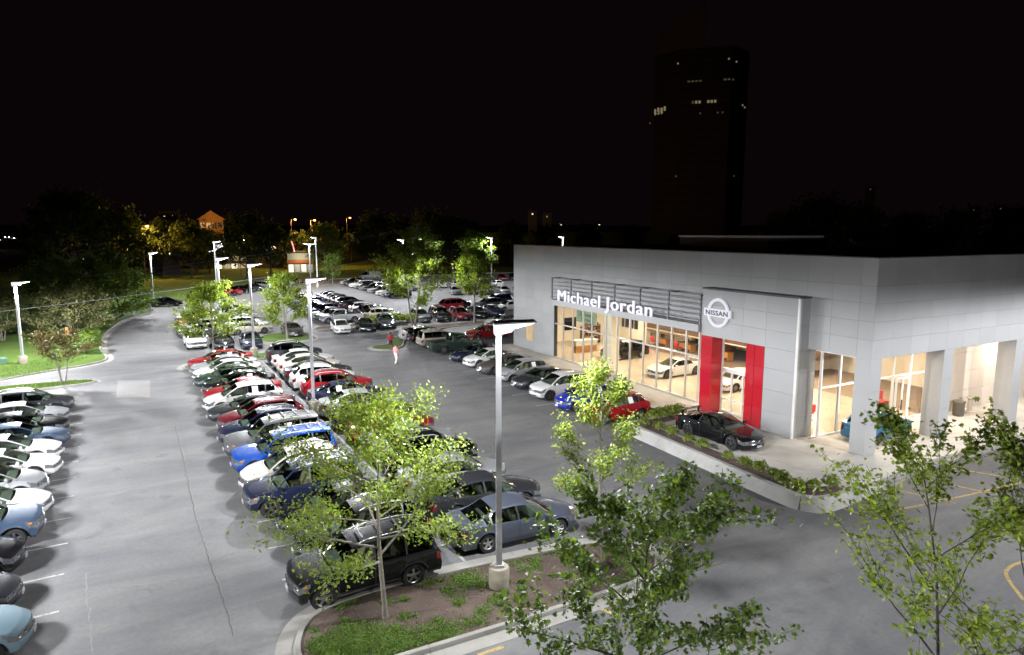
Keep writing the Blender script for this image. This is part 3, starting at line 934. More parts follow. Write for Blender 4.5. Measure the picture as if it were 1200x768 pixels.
# round emblem with a lettered bar
em = thing("wall_emblem", "white ring emblem with a lettered bar across it on the portal", "emblem", (XP - .06, 29.25, 6.47))
mb = MB(); ring = []
for k in range(40):
    a = 2 * math.pi * k / 40
    for rr, xx in ((.70, 0), (.72, -.09), (.88, -.09), (.90, 0)):
        ring.append((xx, rr * math.cos(a) * .98, rr * math.sin(a)))
mb.add(ring, [(4 * k + c, 4 * k + (c + 1) % 4, (4 * ((k + 1) % 40)) + (c + 1) % 4, (4 * ((k + 1) % 40)) + c) for k in range(40) for c in range(4)])
mb.obj("ring", "emblem_glow", em, smooth=40)
mb = MB(); mb.box(-.15, -.02, -1.06, 1.06, -.23, .23); mb.obj("bar", "emblem_glow", em)
Lt = text_letters("NISSAN", .40, .012, .008, 1.08); xs = [v.x for l in Lt for v in l[0]]; wdt = max(xs) - min(xs); sx = 1.78 / wdt
lr = link("lettering", None, em, (-.155, .89, -.14))
place_text(Lt, lr, TXT_M @ Matrix.Diagonal((sx, 1, 1, 1)), "steel_dark")

# lamps in the ceiling and porch
def ceiling_lamp(x, y, z, w, power, nm="ceiling_light"):
    mb = MB(); mb.box(-w / 2, w / 2, -w / 2, w / 2, -.02, .02)
    o = mb.obj(nm, "ceiling_glow", bld); o.location = (x - BX, y - 38.0, z)
    ld = bpy.data.lights.new("showroom_lamp", 'AREA'); ld.energy = power; ld.size = w; ld.color = (1.0, 0.83, 0.62); ld.shape = 'SQUARE'
    lo = link("lamp", ld, o, (0, 0, -.05))
for x in (33.5, 38.5, 43.0):
    for y in (26.5, 32.5, 38.5, 44.5, 51.5): ceiling_lamp(x, y, 5.10, 1.2, SHOW_POWER)
for x in (33.5, 40.0, 47.0): ceiling_lamp(x, 21.7, 5.03, .6, SHOW_POWER * .6, "porch_light")

# ------------------------------------------------------------------ cars
def lerp_keys(keys, x, c):
    if x >= keys[0][0]: return keys[0][c]
    for i in range(len(keys) - 1):
        a, b = keys[i], keys[i + 1]
        if x >= b[0]:
            t = (a[0] - x) / (a[0] - b[0]); return a[c] + (b[c] - a[c]) * t
    return keys[-1][c]

# profile rows: shoulder x, centre-line z, shoulder z, inner width ratio, width ratio
SPEC = {
 "sedan": dict(hw=.905, shf=.26, shr=.14, R=.335, ax=(1.40, -1.38), cowl=1.12, header=.30, roofend=-1.02, deck=-1.78, glass_end=-1.42, bp=-.20, doors=[(1.02, -.17), (-.20, -1.18)], zb=.20,
   prof=[(2.14, .70, .63, .60, .86), (1.95, .78, .72, .66, .94), (1.6, .85, .80, .72, .99), (1.12, .93, .865, .82, 1), (.75, 1.15, .88, .74, 1), (.30, 1.385, .90, .67, 1), (.05, 1.43, .905, .66, 1), (-.3, 1.45, .92, .655, 1),
         (-.7, 1.43, .935, .65, 1), (-1.02, 1.37, .95, .65, 1), (-1.4, 1.20, .962, .67, .995), (-1.78, 1.045, .965, .72, .985), (-2.05, 1.025, .95, .73, .95), (-2.26, .985, .915, .73, .88)]),
 "hatch": dict(hw=.885, shf=.28, shr=.14, R=.32, ax=(1.33, -1.30), cowl=1.22, header=.28, roofend=-1.52, deck=-1.94, glass_end=-1.62, bp=-.15, doors=[(1.0, -.12), (-.15, -1.15)], zb=.20,
   prof=[(1.92, .76, .70, .58, .85), (1.75, .84, .79, .64, .93), (1.5, .91, .86, .72, .98), (1.22, .98, .92, .82, 1), (.75, 1.27, .94, .73, 1), (.28, 1.49, .95, .68, 1), (0, 1.54, .96, .67, 1), (-.6, 1.55, .99, .66, 1),
         (-1.1, 1.52, 1.03, .65, .995), (-1.52, 1.45, 1.07, .64, .985), (-1.75, 1.24, 1.07, .68, .97), (-1.94, 1.04, 1.0, .74, .95), (-2.02, .99, .95, .75, .93), (-2.06, .94, .9, .75, .92)]),
 "crossover": dict(hw=.92, shf=.27, shr=.15, R=.355, ax=(1.38, -1.30), cowl=1.14, header=.36, roofend=-1.58, deck=-2.0, glass_end=-1.72, bp=-.15, doors=[(1.0, -.12), (-.15, -1.15)], zb=.24, rails=True,
   prof=[(2.02, .82, .75, .60, .87), (1.85, .91, .85, .66, .95), (1.5, .985, .93, .72, .99), (1.14, 1.05, .98, .82, 1), (.75, 1.33, 1.0, .74, 1), (.36, 1.575, 1.01, .69, 1), (.05, 1.64, 1.02, .68, 1), (-.4, 1.665, 1.03, .67, 1),
         (-1.0, 1.65, 1.06, .665, 1), (-1.58, 1.58, 1.10, .66, .985), (-1.8, 1.35, 1.12, .69, .97), (-2.0, 1.12, 1.08, .75, .955), (-2.1, 1.04, 1.0, .76, .94), (-2.15, .98, .94, .76, .93)]),
 "suv": dict(hw=.935, shf=.14, shr=.08, R=.385, ax=(1.42, -1.32), cowl=1.06, header=.48, roofend=-1.98, deck=-2.14, glass_end=-1.92, bp=-.12, doors=[(.98, -.09), (-.12, -1.08)], zb=.34, rails=True, rack=True, clad=True,
   prof=[(2.10, .98, .93, .70, .93), (1.95, 1.04, .99, .74, .97), (1.5, 1.085, 1.04, .76, 1), (1.06, 1.12, 1.06, .84, 1), (.8, 1.38, 1.07, .79, 1), (.48, 1.69, 1.08, .745, 1), (.15, 1.755, 1.085, .74, 1), (-.4, 1.79, 1.09, .735, 1),
         (-1.2, 1.80, 1.10, .73, 1), (-1.98, 1.765, 1.11, .73, .99), (-2.06, 1.45, 1.11, .75, .985), (-2.14, 1.14, 1.10, .79, .975), (-2.19, 1.07, 1.04, .79, .97), (-2.23, 1.0, .99, .79, .96)]),
 "coupe": dict(hw=.945, shf=.27, shr=.12, R=.355, ax=(1.42, -1.38), cowl=.92, header=.12, roofend=-.72, deck=-1.80, glass_end=-1.12, bp=-.62, doors=[(.86, -.55)], zb=.14, wing=True, dark_rims=True,
   prof=[(2.06, .66, .58, .60, .86), (1.88, .74, .68, .66, .95), (1.5, .81, .80, .70, 1), (.92, .885, .86, .82, .99), (.5, 1.12, .865, .73, .98), (.12, 1.31, .875, .64, .975), (-.12, 1.355, .88, .62, .97), (-.42, 1.355, .90, .61, .98),
         (-.72, 1.31, .93, .605, 1), (-1.25, 1.155, .97, .64, 1.0), (-1.80, 1.0, .975, .72, 1), (-2.02, .985, .955, .74, .97), (-2.22, .95, .90, .74, .92)]),
 "pickup": dict(hw=.93, shf=.14, shr=.04, R=.385, ax=(1.72, -1.52), cowl=1.34, header=.76, roofend=-.42, deck=-.58, glass_end=-.36, bp=.05, doors=[(1.22, .08), (.05, -.48)], zb=.34, bed=(-.66, -2.54),
   prof=[(2.42, .98, .93, .70, .93), (2.27, 1.04, .99, .74, .97), (1.8, 1.085, 1.04, .76, 1), (1.34, 1.12, 1.06, .84, 1), (1.05, 1.40, 1.07, .78, 1), (.76, 1.67, 1.08, .735, 1), (.4, 1.735, 1.09, .73, 1), (-.05, 1.75, 1.095, .73, 1),
         (-.42, 1.73, 1.10, .73, 1), (-.5, 1.45, 1.10, .79, 1), (-.58, 1.14, 1.10, .86, 1), (-1.5, 1.14, 1.10, .86, 1), (-2.5, 1.14, 1.10, .86, .985), (-2.6, 1.13, 1.09, .86, .975), (-2.68, 1.10, 1.07, .86, .965)]),
 "van": dict(hw=.98, shf=.20, shr=.06, R=.36, ax=(1.70, -1.60), cowl=1.95, header=1.12, roofend=-2.42, deck=-2.52, glass_end=.22, bp=.6, doors=[(1.6, .4)], zb=.25,
   prof=[(2.42, .92, .86, .70, .92), (2.25, 1.04, .98, .74, .97), (1.95, 1.14, 1.06, .84, 1), (1.55, 1.55, 1.08, .80, 1), (1.12, 1.95, 1.10, .78, 1), (.8, 2.03, 1.10, .775, 1), (0, 2.07, 1.10, .77, 1), (-1.5, 2.07, 1.10, .77, 1),
         (-2.42, 2.03, 1.10, .77, .99), (-2.47, 1.6, 1.10, .80, .985), (-2.52, 1.14, 1.09, .82, .98), (-2.56, 1.05, 1.03, .82, .975), (-2.6, 1.0, .98, .82, .97)]),
}
FT = [0.0, .10, .26, .42, .56, .74, .90, 1.0]        # fascia levels from bumper bottom to bonnet edge
JF = [0, .36, .70, .93, 1.0]                          # across the top from the centre line to the pillar line
WS = [.10, .52, .93, 1.0]                             # pillar line to shoulder
def car_parts(kind):
    s = SPEC[kind]; P = s["prof"]; hw0 = s["hw"]; Rw = s["R"]; Ra = Rw + (.075 if not s.get("clad") else .085)
    xf, xr = P[0][0], P[-1][0]; zsill = s["zb"] + .02
    shk = [(xf, s["shf"]), (s["cowl"], .13), (s["header"], .05), (0 if s["header"] > .05 else s["header"] - .2, 0.0), (min(s["roofend"], -.1), -.04), (s["deck"], -.07), (xr, -s["shr"])]
    sh = lambda x: lerp_keys(shk, x, 1)
    xs = {round(p[0], 4) for p in P}
    for a in s["ax"]:
        for k in (1.0, .985, .93, .8, .6, .32, 0, -.32, -.6, -.8, -.93, -.985, -1.0): xs.add(round(a + Ra * k, 4))
    seams = []
    for a, b in s["doors"]:
        for e in (a, b): seams.append((e + .008, e - .008)); xs |= {round(e + .008, 4), round(e - .008, 4)}
    seams_hood = (s["cowl"] + .06, s["cowl"] + .045); xs |= {round(v, 4) for v in seams_hood}
    xs |= {round(s["bp"] + .035, 4), round(s["bp"] - .035, 4), round(s["glass_end"], 4), round(s["cowl"] - .10, 4), round(xf - .16, 4), round(xf - .30, 4), round(xr + .14, 4), round(xr + .26, 4)}
    qp = s["doors"][-1][1]
    if qp - .12 > s["glass_end"]: xs |= {round(qp + .0, 4), round(qp - .07, 4)}
    bed = s.get("bed")
    if bed: xs |= {round(v, 4) for v in (bed[0], bed[0] - .004, bed[1], bed[1] + .004)}
    xs = sorted((x for x in xs if xr <= x <= xf), reverse=True)
    o = [xs[0]]
    for x in xs[1:]:
        if o[-1] - x < .0035: continue
        n = int((o[-1] - x) / .24); a = o[-1]
        for k in range(1, n + 1): o.append(a + (x - a) * k / (n + 1))
        o.append(x)
    xs = o; N = len(xs); J = len(JF) + len(WS)
    def row(x):
        zc, zs, rwf, hwf = (lerp_keys(P, x, c) for c in (1, 2, 3, 4))
        hw = hw0 * hwf; rw = hw * rwf; crown = min(.05, .5 * (zc - zs)) ; ze = zc - crown
        pts = []
        for fr in JF: pts.append((fr * rw, zc - crown * fr ** 2.2))
        for w in WS:
            y = rw + (hw - rw) * w; z = ze + (zs - ze) * w
            bul = .030 * math.sin(math.pi * w) * min(1, max(0, (ze - zs) / .4)); pts.append((y + bul, z + bul * .4))
        if bed and bed[1] < x < bed[0]:
            pts = [(y, .70 if j <= 6 else z) for j, (y, z) in enumerate(pts)]
        return pts, hw
    top = []
    for x in xs:
        pts, hw = row(x); d = sh(x)
        top.append([Vector((x + d * (1 - (y / hw) ** 2), y, z)) for y, z in pts])
    zb = s["zb"]
    def fascia(end):
        lead = top[0] if end > 0 else top[-1]; hwl = lead[-1].y; out = []
        for t in FT[:-1]:
            bul = (.055 * math.sin(math.pi * min(1, t * 1.35)) - .05 * max(0, .12 - t) / .12) * end
            rr = []
            for j, p in enumerate(lead):
                k = 1 - .35 * (p.y / hwl) ** 4
                rr.append(Vector((p.x + bul * k, p.y + (.012 if j == J - 1 else 0) * math.sin(math.pi * t), zb + (p.z - zb) * t)))
            out.append(rr)
        return out + [lead]
    ff, fr_ = fascia(1), fascia(-1)
    NR = len(FT)
    side = []
    for i, x in enumerate(xs):
        p = top[i][-1]; zl = zsill; inarch = False
        for a in s["ax"]:
            d = abs(p.x - a)
            if d < Ra - 1e-4: zl = max(zl, Rw + math.sqrt(Ra * Ra - d * d)); inarch = True
        col = []
        e = min(1, i / 3, (N - 1 - i) / 3)
        for r, t in enumerate(reversed(FT)):
            q = 1 - t
            z = p.z + (zl - p.z) * q
            if i == 0: col.append(ff[NR - 1 - r][-1]); continue
            if i == N - 1: col.append(fr_[NR - 1 - r][-1]); continue
            hz = (p.z - z) / max(.1, p.z - zsill)
            y = p.y + e * (.028 * math.sin(math.pi * min(1, hz * 1.25)) - .045 * max(0, hz - .75) / .25)
            if inarch and q > .7: y += .018 * (q - .7) / .3
            col.append(Vector((p.x, y, z)))
        side.append(col)
    groups = {}
    def face(g, a, b, c, d): groups.setdefault(g, []).append((a, b, c, d))
    ci = s["cowl"]; hd = s["header"]; re = s["roofend"]; dk = s["deck"]; ge = s["glass_end"]; bp = s["bp"]
    eps = 1e-4
    def mid(i): return (xs[i] + xs[i + 1]) / 2
    for sgn in (1, -1):
        L = "L" if sgn > 0 else "R"
        fl = lambda v: Vector((v.x, v.y * sgn, v.z))
        def q4(g, a, b, c, d):
            if sgn > 0: face(g, fl(a), fl(b), fl(c), fl(d))
            else: face(g, fl(d), fl(c), fl(b), fl(a))
        for i in range(N - 1):
            m = mid(i)
            for j in range(J - 1):
                g = "body"
                if hd < m < ci - eps and j < 3: g = "windshield"
                elif dk < m < re and j < 3: g = "rear_window"
                elif j in (5, 6) and ge < m < ci - .10 and top[i][4].z - top[i][-1].z > .03:
                    if bp - .036 < m < bp + .036: g = "trim"
                    elif qp - .12 > ge and qp - .071 < m < qp: g = "trim"
                    elif m > bp: g = "side_window0" + L
                    elif m > qp or len(s["doors"]) < 2 and m > qp: g = "side_window1" + L
                    else: g = "quarter_window" + L
                elif j == 4 and ge < m < ci - .10 and top[i][4].z - top[i][-1].z > .2 : g = "body"
                elif seams_hood[1] < m < seams_hood[0] and j < 7: g = "trim"
                if bed and bed[1] < m < bed[0] and j < 7: g = "bed_liner"
                q4(g, top[i][j], top[i][j + 1], top[i + 1][j + 1], top[i + 1][j])
            for r in range(NR - 1):
                g = "body"
                for k, (a, b) in enumerate(s["doors"]):
                    if b < m < a and r < NR - 2: g = "door%d" % k + L
                for a, b in seams:
                    if b < m < a and r < NR - 2: g = "trim"
                if s.get("clad") and r == NR - 2: g = "cladding"
                if m > xf - .30 and r in (1, 2): g = "headlight" + L
                if m < xr + .14 and r in (1, 2) and kind != "pickup": g = "taillight" + L
                q4(g, side[i][r], side[i][r + 1], side[i + 1][r + 1], side[i + 1][r])
        for end, F in ((1, ff), (-1, fr_)):
            for k in range(NR - 1):
                for j in range(J - 1):
                    g = "body"
                    if end > 0:
                        if k in (4, 5) and j >= 3: g = "headlight" + L
                        if k in (4, 5) and j < 3: g = "grille"
                        if k in (1,) and j < 5: g = "intake"
                        if s.get("clad") and k < 3: g = "cladding"
                    else:
                        if k in (4, 5) and j >= 5: g = "taillight" + L
                        if k == 0 and j < 7: g = "intake"
                        if s.get("clad") and k < 2: g = "cladding"
                    a, b, c, d = F[k][j], F[k][j + 1], F[k + 1][j + 1], F[k + 1][j]
                    if end > 0: q4(g, a, b, c, d)
                    else: q4(g, d, c, b, a)
    def gm(name, mat, smooth=38):
        if name not in groups: return None
        mbx = MB(); idx = {}
        for f in groups[name]:
            ids = []
            for v in f:
                key = (round(v.x, 4), round(v.y, 4), round(v.z, 4))
                if key not in idx: idx[key] = len(mbx.v); mbx.v.append(key)
                if idx[key] not in ids: ids.append(idx[key])
            if len(ids) > 2: mbx.f.append(tuple(ids)); mbx.m.append(0)
        return mbx.mesh(kind + "_" + name, mat, smooth), mbx
    parts = []                                    # (name, mesh, parent index or None, painted, location, LOD mbx, lod material)
    def put(name, res, parent=None, painted=False, loc=None, lod=None):
        if res is None: return None
        me, mbx = res; parts.append((name, me, parent, painted, loc, mbx, lod)); return len(parts) - 1
    put("body", gm("body", "panel"), None, True, lod=0)
    gl = "car_glass"; gd = "car_glass_dark" if kind in ("suv", "crossover", "van") else "car_glass"
    put("windshield", gm("windshield", gl), lod=1); put("rear_window", gm("rear_window", gd), lod=1)
    put("trim", gm("trim", "black_plastic"), lod=2); put("bumper_cladding", gm("cladding", "cladding"), lod=2)
    put("grille", gm("grille", "steel_dark"), lod=2); put("lower_intake", gm("intake", "black_plastic"), lod=2)
    put("bed_liner", gm("bed_liner", "black_plastic"), lod=2)
    for L in "LR":
        sg = 1 if L == "L" else -1
        for k, (a, b) in enumerate(s["doors"]):
            d = put("door", gm("door%d" % k + L, "panel"), None, True, lod=0)
            hx = b + .17; hz = lerp_keys(P, hx, 2) - .10; hy = hw0 * lerp_keys(P, hx, 4) * 1.0 + .012
            h = MB(); h.box(hx - .09, hx + .09, sg * hy - .022, sg * hy + .022, hz - .016, hz + .016)
            put("handle", (h.mesh("handle", "panel"), h), d, True)
            put("side_window", gm("side_window%d" % k + L, gl if k == 0 else gd), d, lod=1)
        if len(s["doors"]) < 2: put("quarter_window", gm("side_window1" + L, gd), lod=1)
        put("quarter_window", gm("quarter_window" + L, gd), lod=1)
        put("headlight", gm("headlight" + L, "headlamp"), lod=3)
        put("taillight", gm("taillight" + L, "taillamp"), lod=4)
        mx = s["cowl"] - .26; mz = lerp_keys(P, mx, 2) + .09; my = sg * (hw0 + .09)
        m = MB(); m.lathe([(.02, -.10), (.085, -.085), (.10, 0), (.085, .085), (.02, .10)], 8, (mx, my, mz), 'y'); 
        m.v = [(mx + (x - mx) * .75, y, mz + (z - mz) * .85) for x, y, z in m.v]
        put("mirror", (m.mesh("mirror", "panel", 50), m), None, True, lod=0)
        if s.get("rails"):
            m = MB(); yy = sg * hw0 * .60; pts = []
            for k in range(8):
                x = s["header"] - .12 + (s["roofend"] + .15 - s["header"] + .12) * k / 7
                pts.append((x, yy, lerp_keys(P, x, 1) - .04 + (.055 if 0 < k < 7 else 0)))
            m.tube(pts, .018, 5); put("roof_rail", (m.mesh("roof_rail", "alu"), m))
    # lamp lenses, grille bars, badge, front plate
    for sg in (1, -1):
        hl = [k for k, q in enumerate(parts) if q[0] == "headlight"][0 if sg > 0 else 1]
        for j, rad, mt, nm in ((4, .062, "chrome", "lamp_lens"), (6, .045, "chrome", "lamp_lens")):
            pnt = (ff[5][j] + ff[5][j + 1]) * .5; m = MB(); c = (pnt.x + .004, pnt.y * sg, pnt.z - .02)
            m.lathe([(.012, .022), (rad * .7, .016), (rad, .0), (rad * .9, -.03)][::-1], 10, c, 'x', cap=False); put(nm, (m.mesh(kind + "_lens", mt, 60), m), hl, lod=3)
        if kind not in ("suv", "coupe"): continue
        pnt = (side[2][1] + side[2][2]) * .5; m = MB(); m.cbox(pnt.x - .05, pnt.x + .05, pnt.y * sg - .012, pnt.y * sg + .012, pnt.z - .02, pnt.z + .02, .006)
        put("side_marker", (m.mesh(kind + "_marker", "signal_amber"), m), hl)
    for k in ((4, 5, 6) if kind != "coupe" else (4, 6)):
        row_ = [Vector((v.x + .012, v.y, v.z - (.01 if k == 6 else 0))) for v in ff[k][:4]]
        m = MB(); m.tube([Vector((v.x, -v.y, v.z)) for v in reversed(row_[1:])] + row_, .013 if k != 5 else .009, 5); put("grille_bar", (m.mesh(kind + "_bar", "chrome", 60), m), None, lod=6)
    b0 = ff[5][0]; m = MB(); m.lathe([(.07, -.005), (.075, .012), (.06, .018)], 12, (b0.x + .012, 0, b0.z), 'x'); put("badge", (m.mesh(kind + "_badge", "chrome", 50), m))
    p0 = ff[2][0]; m = MB(); m.box(p0.x - .02, p0.x + .03, -.155, .155, p0.z - .02, p0.z + .085); put("number_plate", (m.mesh(kind + "_front_plate", "plate"), m))
    t0 = [Vector((v.x - .012, v.y, v.z)) for v in fr_[5][:4]]; m = MB(); m.tube([Vector((v.x, -v.y, v.z)) for v in reversed(t0[1:])] + t0, .014, 5); put("boot_strip", (m.mesh(kind + "_strip", "chrome", 60), m))
    # wheels
    w = MB(); wd = .115 if kind != "coupe" else .135
    w.lathe([(Rw * .62, -wd), (Rw * .90, -wd), (Rw * .985, -wd * .72), (Rw, -wd * .4), (Rw, wd * .4), (Rw * .985, wd * .72), (Rw * .90, wd), (Rw * .62, wd)], 22, (0, 0, 0), 'y', cap=False)
    w.lathe([(Rw * .63, wd * .1), (Rw * .63, wd * .12)], 14, (0, 0, 0), 'y')
    tyre = w.mesh("tyre", "tyre", 40)
    rim = MB(); rr = Rw * .66
    rim.lathe([(rr * .93, wd * .30), (rr, wd * .95), (rr * .93, wd * 1.0), (rr * .87, wd * .80)], 20, (0, 0, 0), 'y', cap=False)
    for k in range(5):
        a = 2 * math.pi * k / 5 + .3; ca, sa = math.cos(a), math.sin(a); px, pz = -sa, ca
        vs = []
        for rad, ww, yy in ((rr * .12, rr * .17, wd * .86), (rr * .90, rr * .13, wd * .82)):
            for e in (-1, 1):
                vs += [(ca * rad + px * ww * e, yy, sa * rad + pz * ww * e), (ca * rad + px * ww * e, yy - .03, sa * rad + pz * ww * e)]
        rim.add(vs, [(0, 2, 6, 4), (0, 4, 5, 1), (2, 3, 7, 6)])
    rim.lathe([(rr * .2, wd * .7), (rr * .2, wd * .9), (rr * .1, wd * .93)], 8, (0, 0, 0), 'y')
    rmat = "rim_dark" if s.get("dark_rims") else "rim"
    rimm = rim.mesh("rim", rmat, 40)
    for a in s["ax"]:
        for sg in (1, -1):
            yy = (hw0 - wd - .015) * sg
            lodw = MB(); lodw.v = [(x + a, y * sg + yy, z + Rw) for x, y, z in w.v]; lodw.f = list(w.f)
            d = len(parts); parts.append(("wheel", tyre, None, False, ((a, yy, Rw), sg), lodw, 5))
            lodr = MB(); lodr.v = [(x + a, y * sg + yy, z + Rw) for x, y, z in rim.v]; lodr.f = list(rim.f)
            parts.append(("rim", rimm, d, False, None, lodr, 6))
    # floor pan with wheel-arch liners
    u = MB(); yb = hw0 - .30
    u.box(xr + .10, xf - .02, -yb, yb, zsill - .04, zsill + .30)
    a1, a2 = s["ax"]
    for sg in (1, -1):
        u.box(a2 + Ra + .02, a1 - Ra - .02, *sorted((sg * yb, sg * (hw0 - .06))), zsill + .01, zsill + .10)
        for a in s["ax"]:
            pr = [(a + (Ra + .01) * math.cos(t), Rw + (Ra + .01) * math.sin(t)) for t in [math.pi * k / 8 for k in range(9)]]
            for k in range(8):
                (x0, z0), (x1, z1) = pr[k], pr[k + 1]
                u.quad((x0, sg * yb, z0), (x1, sg * yb, z1), (x1, sg * (hw0 - .03), z1), (x0, sg * (hw0 - .03), z0))
            n = [(x, sg * yb, z) for x, z in pr]; u.add(n + [(a, sg * yb, .3)], [tuple(range(9))])
    put("underbody", (u.mesh(kind + "_underbody", "black_plastic"), u), lod=2)
    # cabin
    zsq = zsill + .30; belt = lerp_keys(P, 0, 2)
    dm = MB(); cx = s["cowl"]
    dm.cbox(cx - .42, cx + .05, -hw0 * .80, hw0 * .80, zsq, belt - .01, .06); put("dashboard", (dm.mesh(kind + "_dash", "dash"), dm), lod=2)
    def seat(x, y0, y1):
        m = MB(); m.cbox(x - .25, x + .25, y0, y1, zsq, zsq + .16, .04)
        zt = belt + .06
        vs = []
        for z, dx in ((zsq + .1, -.22), (zt, -.38)):
            for ddx in (.07, -.07):
                for y in (y0 + .02, y1 - .02): vs.append((x + dx + ddx, y, z))
        m.add(vs, [(0, 1, 5, 4), (3, 2, 6, 7), (0, 4, 6, 2), (1, 3, 7, 5), (4, 5, 7, 6)])
        c = (y0 + y1) / 2
        if y1 - y0 < .8: m.cbox(x - .46, x - .34, c - .13, c + .13, zt + .02, zt + .20, .03)
        return m.mesh(kind + "_seat", "seat_tan" if kind in ("hatch", "suv") else "seat_grey"), m
    for y0, y1 in ((.10, .62), (-.62, -.10)): put("seat", seat(s["bp"] + .32, y0, y1))
    if kind not in ("van",) and not (kind == "coupe"): put("rear_seat", seat(s["bp"] - (.60 if kind != "pickup" else .2), -.62, .62))
    # number plate at the front bumper and the rear
    pf = max(v.x for v in ff[3]); 
    m = MB(); m.box(-.01, .012, -.155, .155, -.05, .05)
    rz = zb + (P[-1][1] - zb) * .42; rx = min(v.x for v in fr_[3])
    parts.append(("number_plate", m.mesh("number_plate", "plate"), None, False, ((rx - .012, 0, rz), 1), None, None))
    if s.get("rack"):
        m = MB(); z = 1.85
        for x in (.15, -.45, -1.05, -1.6): m.box(x - .02, x + .02, -hw0 * .6, hw0 * .6, z, z + .03)
        put("roof_rack", (m.mesh("roof_rack", "black_plastic"), m), lod=2)
    if s.get("wing"):
        m = MB(); m.cbox(-2.16, -1.92, -.78, .78, 1.17, 1.205, .012)
        for y in (-.6, .6): m.box(-2.10, -1.98, y - .025, y + .025, .97, 1.175)
        put("rear_wing", (m.mesh("rear_wing", "black_plastic"), m), None, True, lod=0)
    # joined copy for far-off cars
    lod = MB()
    for nm, me, par, pt, loc, mbx, lm in parts:
        if mbx is not None and lm is not None: lod.add(mbx.v, mbx.f, lm)
    lodme = lod.mesh(kind + "_far", ["panel", "car_glass_dark", "black_plastic", "headlamp", "taillamp", "tyre", "rim"], 38)
    return parts, lodme

CARS = {k: car_parts(k) for k in SPEC}
KINDNAME = {"sedan": "sedan", "hatch": "hatchback", "crossover": "crossover", "suv": "boxy SUV", "coupe": "sports coupe", "pickup": "pickup truck", "van": "cargo van"}
ONAME = {"sedan": "parked_sedan", "hatch": "parked_hatchback", "crossover": "parked_crossover", "suv": "parked_suv", "coupe": "sports_coupe", "pickup": "pickup_truck", "van": "cargo_van"}
def set_mat(o, m):
    o.material_slots[0].link = 'OBJECT'; o.material_slots[0].material = m
rngc = random.Random(11)
def put_car(kind, colour, x, y, heading, label, group, z=0.0, far=False, sheet=None, scale=1.0):
    parts, lodme = CARS[kind]; pm_ = PAINT[colour]
    if far:
        o = link(ONAME[kind], lodme, None, (x, y, z), (0, 0, R(heading)))
        o.scale = (scale,) * 3; set_mat(o, pm_); tag(o, label, "car" if kind not in ("pickup", "van") else ("truck" if kind == "pickup" else "van"), group); return o
    root = thing(ONAME[kind], label, "car" if kind not in ("pickup", "van") else ("truck" if kind == "pickup" else "van"), (x, y, z), R(heading), group)
    root.scale = (scale * rngc.uniform(.975, 1.03), scale * rngc.uniform(.985, 1.015), scale * rngc.uniform(.97, 1.03))
    rimmat = MATS[rngc.choice(["rim", "rim", "rim_grey", "rim_grey", "rim_dark"])] if kind != "coupe" else None
    objs = []
    for nm, me, par, pt, loc, mbx, lm in parts:
        o = link(nm, me, root if par is None else objs[par])
        if pt: set_mat(o, pm_)
        if nm == "rim" and rimmat is not None: set_mat(o, rimmat)
        if loc is not None:
            o.location = loc[0]
            if loc[1] < 0: o.rotation_euler = (0, 0, math.pi)
        objs.append(o)
    if sheet:
        s = SPEC[kind]; x0 = s["bp"] - .42; zz = lerp_keys(s["prof"], x0, 2); top = lerp_keys(s["prof"], x0, 1)
        for sg in ((1,) if sheet == 1 else (-1,) if sheet == -1 else (1, -1)):
            m = MB(); hw = s["hw"]; rw = hw * lerp_keys(s["prof"], x0, 3); f0, f1 = .14, .80
            pt = lambda xx, f: (xx, sg * (hw + (rw - hw) * f + .038), zz + (top - .05 - zz) * f)
            m.quad(pt(x0 - .17, f0), pt(x0 + .17, f0), pt(x0 + .17, f1), pt(x0 - .17, f1)); m.obj("price_sheet", "paper", root)
    return root

def row_labels(cars, where, first=None, last=None):
    out = []
    nm = [c[1] + " " + KINDNAME[c[0]] for c in cars]
    for i in range(len(cars)):
        a = nm[i - 1] if i > 0 else None; b = nm[i + 1] if i + 1 < len(cars) else None
        if a and b: t = f"{nm[i]} between {a} and {b}, {where}"
        elif b: t = f"{nm[i]} at the {first or 'far'} end beside {b}, {where}"
        elif a: t = f"{nm[i]} at the {last or 'near'} end beside {a}, {where}"
        else: t = f"{nm[i]}, {where}"
        out.append(t)
    return out

# row A, noses to the wide pale aisle
A = [("crossover", "charcoal"), ("sedan", "silver"), ("sedan", "black"), ("sedan", "steel blue"), ("sedan", "white"), ("sedan", "white"), ("hatch", "silver"), ("sedan", "white"), ("suv", "steel blue"), ("crossover", "black"), ("sedan", "charcoal"), ("hatch", "light blue")]
LEN = {k: (SPEC[k]["prof"][0][0] + SPEC[k]["shf"] + .05) for k in SPEC}
REAR = {k: -(SPEC[k]["prof"][-1][0] - SPEC[k]["shr"] - .05) for k in SPEC}
for i, (c, lb) in enumerate(zip(A, row_labels(A, "row by the drive", "drive divider", "open"))):
    y = 49.7 - PA * i; nose = a_nose(y) + rngc.uniform(-.15, .15)
    if i in (6, 9, 10): nose -= .45
    put_car(c[0], c[1], nose - LEN[c[0]], y - .25, 3.5 + rngc.uniform(-.8, .8), lb, "cars in the row by the drive", sheet=-1 if i in (5,) else None)
